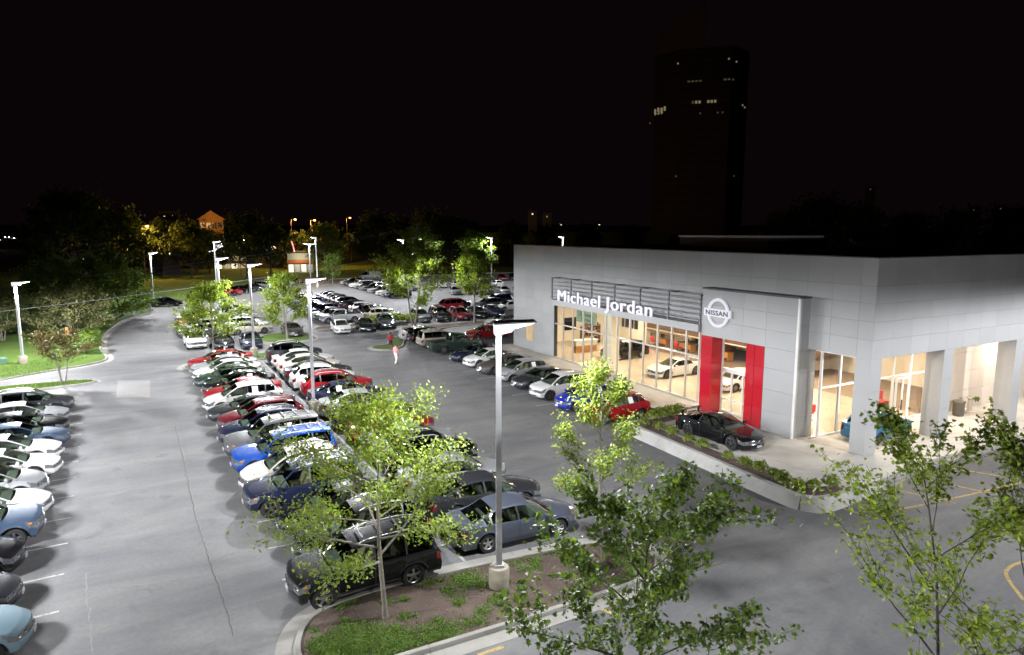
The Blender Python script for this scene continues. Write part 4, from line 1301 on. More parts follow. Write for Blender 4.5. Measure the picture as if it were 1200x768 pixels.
# row B, left half of the double row, noses to the wide pale aisle
B = [("sedan", "red"), ("sedan", "silver"), ("sedan", "white"), ("sedan", "dark green"), ("sedan", "black"), ("sedan", "red"), ("crossover", "white"), ("sedan", "charcoal"), ("crossover", "dark red"), ("crossover", "navy"), ("suv", "grey"), ("suv", "blue"), ("crossover", "cream"), ("suv", "navy"), ("sedan", "black"), ("crossover", "black"), ("suv", "black")]
for i, (c, lb) in enumerate(zip(B, row_labels(B, "double row facing drive", "grass island", "mulch island"))):
    y = 60.05 - PB * i; nose = div_x(y) - 5.85 + rngc.uniform(-.2, .2)
    if i in (14, 15): nose += .6
    if i == 16: y -= .08; nose = 2.75
    put_car(c[0], c[1], nose + LEN[c[0]], y, 181.8 + rngc.uniform(-.8, .8), lb, "cars in the double row facing the drive", sheet=1 if i in (0, 2, 4, 6, 10, 12) else None, scale=1.035)
# row C, right half of the double row, tails to the centre line
C = [("crossover", "charcoal"), ("sedan", "white"), ("sedan", "cream"), ("sedan", "charcoal"), ("crossover", "white"), ("crossover", "red"), ("sedan", "navy"), ("sedan", "silver"), ("sedan", "charcoal"), ("sedan", "red"), ("sedan", "silver"), ("crossover", "black"), ("sedan", "silver"), ("sedan", "charcoal"), ("sedan", "slate blue")]
for i, (c, lb) in enumerate(zip(C, row_labels(C, "double row facing showroom", "grass island", "mulch island"))):
    y = 60.15 - PC * i; tail = div_x(y) + .10 + rngc.uniform(-.15, .2)
    put_car(c[0], c[1], tail + REAR[c[0]], y - .08, -2 + rngc.uniform(-.8, .8), lb, "cars in the double row facing the showroom", sheet=-1 if i in (6,) else None, scale=1.045)
# row D, in front of the showroom glass
D = [("hatch", "red"), ("hatch", "royal blue"), ("crossover", "white"), ("sedan", "charcoal"), ("hatch", "silver"), ("sedan", "taupe"), ("sedan", "white"), ("coupe", "navy"), ("pickup", "dark green"), ("suv", "beige"), ("suv", "black"), ("sedan", "silver")]
for i, (c, lb) in enumerate(zip(D, row_labels(D, "row before showroom", "planter", "far"))):
    y = DY[i]
    if i < 8: put_car(c[0], c[1], 21.55 + .01 * (y - 31) + LEN[c[0]] + rngc.uniform(-.15, .15), y, 180 + rngc.uniform(-1, 1), lb, "cars before the showroom", sheet=1 if i in (0, 1, 4) else None, scale=.97 if i == 7 else 1)
    else: put_car(c[0], c[1], 21.3 + REAR[c[0]], y, rngc.uniform(-1, 1), lb, "cars before the showroom")
# cars facing the near lane beyond the grass island
E_ = [("crossover", "white", 2.2, 71.9), ("sedan", "black", 4.55, 70.6), ("sedan", "navy", 7.1, 69.4), ("sedan", "taupe", 12.0, 75.2)]
for c, lb in zip(E_, row_labels(E_, "facing the grass island", "drive", "tree")):
    put_car(c[0], c[1], c[2], c[3] + .2, -90 + rngc.uniform(-3, 3), lb, "cars facing the grass island")
D2 = [("sedan", "red", 30.2, 63.6, 180), ("sedan", "navy", 33.0, 66.4, 180), ("sedan", "silver", 36.0, 71.0, 180)]
for c, lb in zip(D2, row_labels(D2, "behind the green pickup", "pickup", "lot")):
    put_car(c[0], c[1], c[2], c[3], c[4], lb, "cars behind the pickup")
rf = random.Random(3)
def far_row(cars, pos, heading, where, group, first="near", last="far", fulls=0):
    for i, (c, p, lb) in enumerate(zip(cars, pos, row_labels(cars, where, first, last))):
        put_car(c[0], c[1], p[0], p[1], heading + rf.uniform(-1.5, 1.5), lb, group, far=i >= fulls)
Fr = [("sedan", "charcoal"), ("crossover", "silver"), ("sedan", "black"), ("sedan", "red"), ("crossover", "dark red"), ("sedan", "silver"), ("sedan", "navy")]
far_row(Fr, [(3.1, 79.0 + 2.7 * i) for i in range(7)], 180, "second block facing drive", "cars in the second block facing the drive")
Gr = [("sedan", "beige"), ("crossover", "white"), ("suv", "silver"), ("sedan", "black"), ("sedan", "silver"), ("sedan", "white"), ("crossover", "charcoal"), ("sedan", "grey")]
far_row(Gr, [(8.0, 78.6 + 2.7 * i) for i in range(8)], 0, "second block facing inner lane", "cars in the second block facing the inner lane", fulls=3)
Hr = [("crossover", "navy"), ("suv", "red"), ("crossover", "red"), ("sedan", "black"), ("sedan", "charcoal"), ("crossover", "grey"), ("crossover", "white"), ("sedan", "silver"), ("sedan", "black")]
far_row(Hr, [(6.4 + 2.45 * i - 1.2, 121.6 + 3.75 * i) for i in range(9)], -33, "row along the lawn edge", "cars along the lawn edge")
put_car("sedan", "navy", -0.2, 114.6, 10, "navy sedan alone at the end of the lawn edge", "cars along the lawn edge", far=True)
put_car("pickup", "silver", 19.2, 83.2, 180, "silver pickup truck standing behind the white sedan in middle block", "cars in the middle block", far=False)
Il = [("sedan", "dark green"), ("sedan", "silver"), ("crossover", "navy"), ("sedan", "charcoal"), ("sedan", "steel blue"), ("sedan", "navy"), ("crossover", "blue"), ("sedan", "white"), ("sedan", "silver"), ("hatch", "white"), ("sedan", "grey")]
far_row(Il, [(18.9, 86.1 + 2.7 * i) for i in range(11)], 180, "middle block facing drive", "cars in the middle block facing the drive")
Ir = [("crossover", "beige"), ("suv", "black"), ("sedan", "navy"), ("crossover", "white"), ("sedan", "black"), ("sedan", "charcoal"), ("crossover", "black"), ("sedan", "grey"), ("sedan", "black"), ("sedan", "navy"), ("sedan", "silver"), ("sedan", "black")]
far_row(Ir, [(24.6, 83.4 + 2.7 * i) for i in range(12)], 0, "middle block facing far lane", "cars in the middle block facing the far lane", fulls=2)
Ic = [("sedan", "white", 17.3, 75.2), ("sedan", "black", 20.2, 75.3), ("crossover", "charcoal", 23.0, 76.4)]
for c, lb in zip(Ic, row_labels(Ic, "before the middle block", "open", "tree")):
    put_car(c[0], c[1], c[2], c[3], -95, lb, "cars before the middle block")
Jr = [("crossover", "navy"), ("sedan", "silver"), ("sedan", "white"), ("sedan", "charcoal"), ("sedan", "silver"), ("crossover", "black"), ("sedan", "grey"), ("sedan", "black"), ("crossover", "silver"), ("sedan", "white"), ("sedan", "charcoal"), ("crossover", "black"), ("sedan", "silver")]
far_row(Jr, [(35.6, 110.6 + 2.75 * i) for i in range(13)], 180, "far lane row", "cars in the far lane row")
Jb = [("sedan", "silver"), ("sedan", "black"), ("crossover", "white"), ("sedan", "grey"), ("crossover", "silver"), ("sedan", "white")]
far_row(Jb, [(40.9, 122 + 2.75 * i) for i in range(6)], 0, "far lane row, backing others", "cars in the far lane row")
put_car("van", "grey", 43.5, 156.5, 165, "grey cargo van parked across the end of the far lane row", "cars in the far lane row", far=True)
Kr = [("crossover", "grey", 28.4, 79.6), ("suv", "black", 31.0, 79.2), ("crossover", "dark red", 33.7, 79.3), ("sedan", "black", 36.6, 80.2), ("sedan", "navy", 39.4, 81.0)]
for c, lb in zip(Kr, row_labels(Kr, "behind the two trees", "shrub", "building")):
    put_car(c[0], c[1], c[2], c[3], -92, lb, "cars behind the two trees")
Kb = [("suv", "dark red", 35.8, 88.6), ("sedan", "black", 38.2, 91.5), ("crossover", "charcoal", 42.3, 88.4), ("sedan", "white", 44.2, 85.2), ("suv", "navy", 45.6, 92.2), ("sedan", "silver", 48.0, 89.0)]
for c, lb in zip(Kb, row_labels(Kb, "behind the tree-side cars", "tree", "building")):
    put_car(c[0], c[1], c[2], c[3], 180 + rf.uniform(-4, 4), lb, "cars behind the tree-side cars", far=True)
Lr = [("sedan", "silver"), ("sedan", "dark red"), ("crossover", "silver"), ("sedan", "silver"), ("crossover", "navy"), ("sedan", "white"), ("sedan", "black"), ("crossover", "grey")]
far_row(Lr, [(47.0 + 2.75 * i, 112.4 - 1.2 * i) for i in range(8)], -105, "row beside the showroom rear", "cars beside the showroom rear")
Lb = [("crossover", "black"), ("sedan", "white"), ("suv", "silver"), ("sedan", "dark red"), ("crossover", "black"), ("sedan", "white"), ("crossover", "silver"), ("suv", "black")]
far_row(Lb, [(62.0 + 2.75 * i, 142.4 - 1.0 * i) for i in range(8)], -105, "last row by the fence trees", "cars in the last row")
Lc = [("sedan", "white"), ("sedan", "silver"), ("crossover", "white"), ("sedan", "charcoal"), ("sedan", "white")]
far_row(Lc, [(50.0 + 2.75 * i, 127.0 - 1.0 * i) for i in range(5)], 80, "row before the last row", "cars before the last row")

# cars on the plaza, in the porch and in the showroom
put_car("coupe", "black", 25.95, 25.35, -86, "black sports coupe with rear wing displayed on the plaza", None, z=PZ, scale=1.05)
put_car("hatch", "bright blue", 34.0, 21.75, 3, "bright blue hatchback parked under the porch behind the corner column", None, z=PZ)
put_car("crossover", "black", 35.7, 46.7, 183, "black crossover on the showroom floor behind the glass", "cars inside the showroom", z=PZ)
put_car("coupe", "white", 34.9, 39.2, 181, "white sports coupe with dark wheels on the showroom floor", "cars inside the showroom", z=PZ)
put_car("sedan", "white", 36.0, 33.6, 184, "white sedan on the showroom floor behind the entrance doors", "cars inside the showroom", z=PZ)

# ------------------------------------------------------------------ lot lamps
def batwing(ld):
    """area-light optics: the beam is stronger towards the sides than straight down"""
    ld.use_nodes = True; nt = ld.node_tree
    em = next(n for n in nt.nodes if n.type == 'EMISSION')
    tc = nt.nodes.new("ShaderNodeTexCoord"); sp = nt.nodes.new("ShaderNodeSeparateXYZ")
    lnk(nt, tc.outputs["Normal"], sp.inputs[0])
    c = mth(nt, 'MAXIMUM', mth(nt, 'ABSOLUTE', sp.outputs[2]), .10)
    st = mth(nt, 'MINIMUM', mth(nt, 'MULTIPLY', mth(nt, 'POWER', c, -1.5), .32), .95)
    lnk(nt, st, em.inputs["Strength"])
def lamp_post(x, y, h, aim, label, tilt=8, power=1.0, base=True, heads=1):
    """square pole on a concrete base with a flat wedge-shaped head; aim = compass angle of the arm"""
    root = thing("lamp_post", label, "street lamp", (x, y, 0), R(aim - 20 if aim == 0 else aim), "lot lamp posts")
    zb = 0.0
    if base:
        mb = MB(); mb.lathe([(.33, -.05), (.33, .72), (.30, .76)], 18); mb.obj("concrete_base", "pole_base", root, smooth=40); zb = .76
    mb = MB(); mb.box(-.15, .15, -.15, .15, zb, zb + .09); mb.obj("base_cover", "pole_paint", root)
    mb = MB(); w0, w1 = .092, .08
    vs = [(a * w, b * w, z) for w, z in ((w0, zb), (w1, h)) for a, b in ((-1, -1), (1, -1), (1, 1), (-1, 1))]
    mb.add(vs, [(3, 2, 1, 0), (4, 5, 6, 7)] + [(i, (i + 1) % 4, 4 + (i + 1) % 4, 4 + i) for i in range(4)]); mb.obj("pole", "pole_paint", root)
    for k in range(heads):
        hd = link("lamp_head", None, root, (0, 0, h), (0, R(-3), math.pi * k))
        mb = MB(); pr = [(-.14, .02), (-.14, .05), (.30, .06), (1.10, .035), (1.15, .02), (1.10, .005)]   # thin visor plate
        n = len(pr); vs = [(a, s * .31, b) for s in (-1, 1) for i, (a, b) in enumerate(pr)]
        mb.add(vs, [tuple(range(n))[::-1], tuple(range(n, 2 * n))] + [(i, (i + 1) % n, n + (i + 1) % n, n + i) for i in range(n)])
        mb.obj("visor", "steel_dark", hd)
        mb = MB(); pr = [(-.13, .018), (1.08, .002), (1.08, -.02), (.46, -.14), (.36, -.24), (-.13, -.32)]            # glowing lens wedge
        n = len(pr); vs = [(a, s * .25, b) for s in (-1, 1) for a, b in pr]
        mb.add(vs, [tuple(range(n))[::-1], tuple(range(n, 2 * n))] + [(i, (i + 1) % n, n + (i + 1) % n, n + i) for i in range(n)])
        mb.obj("lens_housing", "lens_side", hd)
        mb = MB(); vs = [(a, s * .22, b) for s in (-1, 1) for a, b in ((.49, -.142), (1.05, -.032))]
        mb.add(vs, [(0, 1, 3, 2)]); mb.obj("lens", "lens", hd)
        ld = bpy.data.lights.new("lot_lamp", 'SPOT'); ld.energy = LAMP_POWER * power; ld.color = (0.93, 0.95, 1.0)
        ld.spot_size = R(174); ld.spot_blend = .22; ld.shadow_soft_size = .30
        batwing(ld); link("lamp", ld, hd, (.70, 0, -.26), (0, R(3 - tilt), 0))
    return root
lamp_post(8.80, 17.70, 8.55, 0, "tall grey lamp post on a concrete drum in the mulch island", tilt=6, power=1.0)
lamp_post(7.75, 41.75, 8.45, 0, "grey lamp post on a concrete drum between the double row tails", tilt=6, power=1.0)
lamp_post(6.75, 64.0, 8.4, 0, "grey lamp post on the grass island ending the double row", power=.9)
lamp_post(4.9, 75.6, 8.6, 0, "grey lamp post behind the white crossover facing the grass island", power=.9)
lamp_post(26.7, 79.0, 8.6, 0, "grey lamp post rising from the shrub bed by the forked tree", power=1.0)
lamp_post(-11.3, 68.8, 7.1, 0, "grey lamp post on the mown lawn beside the drive", power=2.0)
lamp_post(-1.9, 117.2, 8.1, 0, "grey lamp post by low shrubs at the drive bend", power=.9)
lamp_post(8.0, 129.5, 9.6, 0, "grey lamp post behind the red cars along the lawn edge", power=.9)
lamp_post(23.2, 122.6, 9.2, 180, "grey lamp post with a twin head inside the middle block", power=1.0, heads=2)
lamp_post(27.6, 139.0, 10.2, 180, "grey lamp post beside the small far tree", power=.9)
lamp_post(39.0, 117.6, 9.9, 180, "grey lamp post among the far lane row, before the bushy tree", power=1.0)
lamp_post(47.0, 132.0, 9.9, 0, "slim grey lamp post behind the bushy lit tree", power=.9)
lamp_post(57.5, 118.5, 10.2, 180, "grey lamp post among rows beside the showroom rear", power=1.1)
lamp_post(80.0, 128.0, 10.2, 180, "grey lamp post behind the showroom roof", power=.9)
# posts of the same lot just outside the picture
lamp_post(-12.6, 21.5, 8.5, 0, "grey lamp post behind the row by the drive, beside the light blue hatchback", tilt=8, power=1.05, heads=2)
lamp_post(-13.8, 45.5, 8.5, 0, "grey lamp post behind the row by the drive, near the divider", tilt=8, power=1.0, heads=2)
lamp_post(4.0, -5.5, 9.8, 62, "grey lamp post behind the front tree bed", tilt=20, power=1.0)
lamp_post(33.5, 2.5, 8.5, 90, "grey lamp post in the lot beside the porch", tilt=6, power=1.15)
lamp_post(46.5, 9.5, 8.5, 90, "grey lamp post in the lot beside the tiled porch wall", tilt=4, power=.6)

# ------------------------------------------------------------------ trees
def leaf_shape(n):
    if n == 0: return [(-.5, 0), (0, .30), (.5, 0), (0, -.30)], [(0, 3, 2, 1)]
    if n == 1: return [(-.5, 0), (-.15, .32), (.30, .22), (.55, 0), (.30, -.22), (-.15, -.32)], [(0, 5, 4, 3, 2, 1)]
    pts = [(-.5, 0), (-.34, .14), (-.30, .42), (-.05, .24), (.10, .50), (.20, .20), (.60, 0), (.20, -.20), (.10, -.50), (-.05, -.24), (-.30, -.42), (-.34, -.14)]
    return pts, [(0, 11, 10, 9), (0, 9, 8, 7), (0, 7, 6, 5), (0, 5, 4, 3), (0, 3, 2, 1)]
def tree_mesh(seed, h, cr, trunk_r, clear, nleaf, lsize, shape=0, limbs=9, leafy=.55, stems=1, up=.55, cluster=.30, twist=.10, top_r=.35, sub=4, droop=.0, flat=1.0, bare=0.0):
    rg = random.Random(seed); wood = MB(); tips = []
    def grow(p, d, length, r, n, wob):
        pts = [p.copy()]; rad = [r]; q = p.copy(); dd = d.copy()
        for k in range(n):
            dd = (dd + Vector((rg.uniform(-wob, wob), rg.uniform(-wob, wob), rg.uniform(-wob * .5, wob * .8)))).normalized()
            q = q + dd * (length / n); pts.append(q.copy()); rad.append(max(.004, r * (1 - .82 * (k + 1) / n)))
        return pts, rad
    for st in range(stems):
        a0 = 2 * math.pi * st / max(1, stems) + rg.uniform(0, .6)
        d0 = Vector((math.cos(a0) * .20, math.sin(a0) * .20, 1)).normalized() if stems > 1 else Vector((rg.uniform(-.03, .03), rg.uniform(-.03, .03), 1)).normalized()
        b = Vector((math.cos(a0) * .12, math.sin(a0) * .12, 0)) if stems > 1 else Vector((0, 0, 0))
        pts, rad = grow(b - Vector((0, 0, .1)), d0, h * .90, trunk_r / (1 if stems == 1 else 1.4), 10, .05)
        rad[0] *= 1.25
        wood.tube(pts, rad, 8)
        nl = max(3, limbs // stems)
        for k in range(nl):
            f = clear / h + (1 - clear / h) * (k + rg.uniform(.1, .8)) / nl * .92
            seg = f / .90 * 10; i = min(9, int(seg)); t = seg - i
            p = pts[min(i, 10)].lerp(pts[min(i + 1, 10)], min(1, t)); r0 = rad[min(i, 10)] * .62
            az = 2.39996 * k + seed + st * 2.1 + rg.uniform(-.4, .4)
            fr = (f - clear / h) / (1 - clear / h)
            prof = math.sin(math.pi * min(1, .28 + .72 * fr) ** .9) * (1 - top_r) + top_r * (1 - fr * .5)
            L = cr * prof * rg.uniform(.85, 1.15)
            d = Vector((math.cos(az), math.sin(az), up * (.7 + fr * 1.0) - droop)).normalized()
            lp, lr = grow(p, d, L, r0, 6, twist)
            wood.tube(lp, lr, 5)
            for s in range(sub):
                fi = rg.uniform(.30, .95) * 6; i2 = min(5, int(fi)); pp = lp[i2].lerp(lp[i2 + 1], fi - i2)
                d2 = (d + Vector((rg.uniform(-.9, .9), rg.uniform(-.9, .9), rg.uniform(-.4, .7)))).normalized()
                sp, sr = grow(pp, d2, L * rg.uniform(.28, .5), max(.006, lr[i2] * .5), 4, .15)
                wood.tube(sp, sr, 4)
                if rg.random() >= bare: tips.append((sp, 1.0))
            if rg.random() >= bare: tips.append((lp[3:], 1.0))
        tips.append((pts[-4:], .30))
    pts2, fcs = leaf_shape(shape); lv = MB(); nv = len(pts2)
    W = sum(w for _, w in tips)
    V = lv.v; F = lv.f
    for tp, w in tips:
        cnt = int(nleaf * w / W)
        for _ in range(cnt):
            k = rg.uniform(.1, len(tp) - 1.001); i = int(k); p = tp[i].lerp(tp[i + 1], k - i)
            g = cluster * (.5 + .5 * rg.random())
            p = p + Vector((rg.gauss(0, g), rg.gauss(0, g), rg.gauss(0, g * .7 * flat)))
            sz = lsize * rg.uniform(.5, 1.35); az = rg.uniform(0, 6.283); tl = rg.gauss(.0, .55); ro = rg.gauss(0, .6)
            ca, sa = math.cos(az), math.sin(az); ct, s_t = math.cos(tl), math.sin(tl); cr_, sr_ = math.cos(ro), math.sin(ro)
            ux = Vector((ca * ct, sa * ct, s_t - .25)); uy = Vector((-sa * cr_, ca * cr_, sr_))
            o = len(V)
            for a, b in pts2:
                zz = -abs(b) * .25
                V.append((p.x + (ux.x * a + uy.x * b) * sz, p.y + (ux.y * a + uy.y * b) * sz, p.z + (ux.z * a + uy.z * b) * sz + zz * sz))
            for f in fcs: F.append(tuple(i + o for i in f))
    lv.m = [0] * len(F)
    return wood, lv
TREES = {}
def put_tree(key, name, label, cat, x, y, spec=None, leaf="leaf_mid", bark="bark", rz=0.0, z=0.0, scale=1.0, group=None):
    if key not in TREES:
        w, l = tree_mesh(**spec); TREES[key] = (w.mesh(key + "_trunk", bark, 60), l.mesh(key + "_crown", leaf, None))
    root = thing(name, label, cat, (x, y, z), rz, group); root.scale = (scale,) * 3 if isinstance(scale, (int, float)) else scale
    tr = link("trunk", TREES[key][0], root); cr = link("crown", TREES[key][1], root)
    return root
# the two leafy trees before the camera
put_tree("front_a", "maple_tree", "dark leafy young maple with bare limbs showing, before the mulch island", "tree", 6.95, 8.7,
         dict(seed=29, h=6.7, cr=2.9, trunk_r=.07, clear=2.2, nleaf=8600, lsize=.10, shape=2, limbs=20, up=.62, cluster=.135, twist=.15, top_r=.5, sub=6, bare=.22), "leaf_front", "bark_dark", rz=3.4, z=.1)
put_tree("front_b", "maple_tree", "broad young maple with pale green leaves, before the plaza corner and porch", "tree", 12.4, 5.55,
         dict(seed=52, h=8.15, cr=2.9, trunk_r=.075, clear=2.4, nleaf=9000, lsize=.09, shape=2, limbs=22, up=.8, cluster=.13, twist=.16, top_r=.5, sub=7, stems=2, bare=.15), "leaf_lime", "bark_dark", rz=1.2, z=.1)
# trees in the near island
put_tree("isl_a", "island_tree", "sparse yellow-green young tree in front of the black SUV in the mulch island", "tree", 5.05, 17.65,
         dict(seed=8, h=6.4, cr=3.25, trunk_r=.085, clear=1.7, nleaf=15500, lsize=.095, shape=1, limbs=19, up=.42, cluster=.27, twist=.12, top_r=.30, sub=8, bare=.10), "leaf_lime", "bark_pale", rz=2.6, z=.08)
put_tree("isl_b", "island_tree", "sparse pale young tree at the showroom end of the mulch island", "tree", 12.75, 17.55,
         dict(seed=15, h=6.6, cr=2.2, trunk_r=.075, clear=1.9, nleaf=7500, lsize=.10, shape=1, limbs=14, up=.95, cluster=.19, twist=.10, top_r=.45, sub=6, bare=.18), "leaf_lime", "bark_pale", rz=.9, z=.08)
# lot trees
put_tree("lot_a", "lot_tree", "full green tree with forked pale trunk beside a lamp post", "tree", 25.6, 73.9,
         dict(seed=41, h=10.0, cr=4.1, trunk_r=.16, clear=2.2, nleaf=9000, lsize=.27, shape=1, limbs=18, up=.8, cluster=.5, stems=2, top_r=.45, sub=6), "leaf_lime", "bark_pale", z=.1)
put_tree("lot_b", "lot_tree", "round-crowned green tree on a straight trunk behind the black pickup row", "tree", 33.8, 74.6,
         dict(seed=43, h=8.9, cr=3.1, trunk_r=.14, clear=2.6, nleaf=7000, lsize=.26, shape=1, limbs=15, up=.8, cluster=.45, top_r=.4, sub=6), "leaf_lime", "bark_pale", z=.1)
put_tree("lot_c", "lot_tree", "conical bright green tree behind the lamp post in the cross island", "tree", 10.9, 71.6,
         dict(seed=47, h=7.0, cr=2.5, trunk_r=.11, clear=1.4, nleaf=6500, lsize=.22, shape=1, limbs=16, up=.6, cluster=.38, top_r=.18, sub=6), "leaf_lime", "bark_pale", z=.1)
put_tree("lot_d", "lot_tree", "spreading yellow-green tree on the grass island over the white crossover", "tree", 3.3, 63.6,
         dict(seed=53, h=6.8, cr=2.9, trunk_r=.10, clear=1.5, nleaf=6500, lsize=.22, shape=1, limbs=15, up=.6, cluster=.38, top_r=.22, sub=6, bare=.1), "leaf_lime", "bark_pale", z=.1)
put_tree("lot_e", "lot_tree", "small conical tree at the end of the far lane row", "tree", 32.6, 147.5,
         dict(seed=59, h=6.5, cr=2.6, trunk_r=.10, clear=.8, nleaf=3000, lsize=.34, shape=0, limbs=14, up=.6, cluster=.5, top_r=.15, sub=5), "leaf_mid", "bark_pale")
put_tree("lot_f", "lot_tree", "lamp-lit tall tree beside the small conical far tree", "tree", 33.0, 156.5,
         dict(seed=61, h=12.5, cr=5.0, trunk_r=.18, clear=3.0, nleaf=4500, lsize=.42, shape=0, limbs=16, up=.6, cluster=.7, top_r=.4, sub=5), "leaf_mid", "bark")
put_tree("lot_f", "lot_tree", "tall lamp-lit tree behind the full forked tree", "tree", 48.6, 136.0, rz=1.7, scale=1.02)
put_tree("lot_g", "lot_tree", "lamp-lit tree beside the post at the showroom rear rows", "tree", 54.2, 117.6,
         dict(seed=67, h=11.5, cr=4.2, trunk_r=.18, clear=3.0, nleaf=4500, lsize=.38, shape=0, limbs=16, up=.7, cluster=.6, top_r=.4, sub=5), "leaf_mid", "bark")
# planting on the lawn
put_tree("lawn_a", "flowering_shrub", "wide tan-green flowering shrub tree on the lawn by the drive", "shrub", -9.0, 83.0,
         dict(seed=71, h=5.0, cr=3.9, trunk_r=.09, clear=.4, nleaf=6500, lsize=.24, shape=1, limbs=18, up=.55, cluster=.42, stems=3, top_r=.5, sub=6), "leaf_tan", "bark_pale", z=.2)
put_tree("lawn_b", "leafy_tree", "dense green tree mass behind the tan shrub on the lawn", "tree", -7.6, 94.5,
         dict(seed=73, h=7.8, cr=4.8, trunk_r=.14, clear=.5, nleaf=8000, lsize=.30, shape=1, limbs=20, up=.5, cluster=.55, stems=3, top_r=.5, sub=6), "leaf_mid", "bark", z=.2)
put_tree("lawn_b", "leafy_tree", "dense green tree closing the lawn planting at the drive bend", "tree", -5.6, 101.8, rz=2.1, z=.2, scale=.86)
put_tree("lawn_b", "leafy_tree", "dark green tree at the back of the lawn planting", "tree", -12.5, 98.5, rz=4.0, z=.3, scale=.95)
put_tree("myrtle", "crape_myrtle", "small crape myrtle with rusty flower heads on the grass divider", "tree", -7.3, 58.4,
         dict(seed=79, h=3.6, cr=2.1, trunk_r=.07, clear=1.3, nleaf=2600, lsize=.17, shape=1, limbs=15, up=.75, cluster=.26, stems=3, top_r=.55, sub=5), "leaf_rust", "bark_pale", z=.1)
put_tree("myrtle2", "crape_myrtle", "pale flowering shrub at the edge of the lawn behind the lamp post", "shrub", -15.4, 84.5,
         dict(seed=80, h=4.6, cr=2.5, trunk_r=.07, clear=.5, nleaf=3000, lsize=.22, shape=1, limbs=15, up=.75, cluster=.32, stems=3, top_r=.55, sub=5), "leaf_tan", "bark_pale", z=.2)
def bush_mesh(seed, r, h, n, ls):
    rg = random.Random(seed); lv = MB(); pts2, fcs = leaf_shape(1)
    for _ in range(n):
        a = rg.uniform(0, 6.283); u = rg.uniform(-.15, 1); k = rg.uniform(.62, 1.0) ** .5 * (1 + .16 * math.sin(3 * a + seed) + .12 * math.sin(7 * a + u * 6))
        q = math.sqrt(max(0, 1 - u * u)); p = Vector((r * q * math.cos(a) * k, r * q * math.sin(a) * k, h * .5 + h * .5 * u * k))
        nrm = Vector((q * math.cos(a), q * math.sin(a), u + .35)).normalized()
        t = nrm.cross(Vector((rg.uniform(-1, 1), rg.uniform(-1, 1), rg.uniform(-1, 1)))).normalized(); b = nrm.cross(t); o = len(lv.v); s = ls * rg.uniform(.6, 1.3)
        t = (t + nrm * rg.uniform(-.2, .7)).normalized()
        for x, y in pts2: w = p + t * x * s + b * y * s; lv.v.append((w.x, w.y, max(.01, w.z)))
        for f in fcs: lv.f.append(tuple(i + o for i in f)); lv.m.append(0)
    return lv
BUSH = {}
def bush(key, x, y, z, r, h, n, ls, leaf, label, group=None, rz=0.0, name="shrub", sc=1.0):
    if key not in BUSH:
        w = MB()
        for k in range(6):
            a = k * 1.05; w.tube([(0, 0, -.05), (r * .2 * math.cos(a), r * .2 * math.sin(a), h * .35), (r * .5 * math.cos(a), r * .5 * math.sin(a), h * .7)], [.02 * max(r, .5), .014 * max(r, .5), .005], 4)
        BUSH[key] = (w.mesh(key + "_stem", "bark"), bush_mesh(len(BUSH) + 5, r, h, n, ls).mesh(key + "_leaf", leaf))
    root = thing(name, label, "shrub", (x, y, z), rz, group); root.scale = (sc,) * 3
    link("stem", BUSH[key][0], root); link("foliage", BUSH[key][1], root)
bush("clip", -6.9, 72.0, .1, 1.35, 1.7, 900, .22, "leaf_mid", "clipped round shrub nearest the kerb corner on the lawn")
bush("clip", -7.6, 75.4, .1, 0, 0, 0, 0, "", "clipped round shrub between kerb corner shrub and tan shrub", rz=1.3, sc=1.05)
bush("clip", -7.3, 80.0, .1, 0, 0, 0, 0, "", "clipped round shrub at the foot of the tan flowering shrub", rz=2.9, sc=.8)
for k, (x, y) in enumerate([(-3.6, 110.2), (-4.8, 109.0), (-4.0, 113.2), (-2.2, 115.4), (-6.6, 91.0), (-7.2, 87.4)]):
    bush("clip", x, y, .1, 0, 0, 0, 0, "", "low round shrub in the planting along the drive bend", "low shrubs along the drive bend", rz=k * 1.1, sc=.62 + .08 * (k % 3))
hedge_spots = [(24.0, 77.6 + .0), (22.0, 79.3), (23.3, 79.2), (24.6, 78.9), (25.8, 78.5), (26.9, 78.2), (25.2, 77.9)]
for k, (x, y) in enumerate(hedge_spots[1:]):
    bush("bed", x, y, .1, .95, 1.25, 700, .2, "leaf_lime", "yellow-green shrub in the bed at the foot of the lamp post", "shrubs in the middle island bed", rz=k * 1.4, sc=.85 + .1 * (k % 3))
pl = [(23.55, 28.7), (23.6, 27.55), (23.6, 26.5), (23.55, 25.2), (23.5, 24.1), (23.45, 22.3), (23.4, 21.2), (23.42, 20.4), (23.4, 19.6), (23.35, 19.05), (23.35, 18.25), (23.75, 17.82), (24.7, 17.65)]
for k, (x, y) in enumerate(pl):
    bush("plant", x, y, .38, .36, .62, 260, .13, "leaf_lime", "small leafy shrub in the planter along the plaza wall", "small shrubs in the plaza planter", rz=k * 1.7, sc=.80 + .2 * ((k * 7) % 5) / 4)
for k, (x, y) in enumerate([(24.5, 29.15), (25.2, 29.25), (25.9, 29.3), (26.6, 29.35)]):
    bush("plant", x, y, .38, 0, 0, 0, 0, "", "small leafy shrub in the planter arm beside the red hatchback", "small shrubs in the planter arm", rz=k * 1.1, sc=1.25)
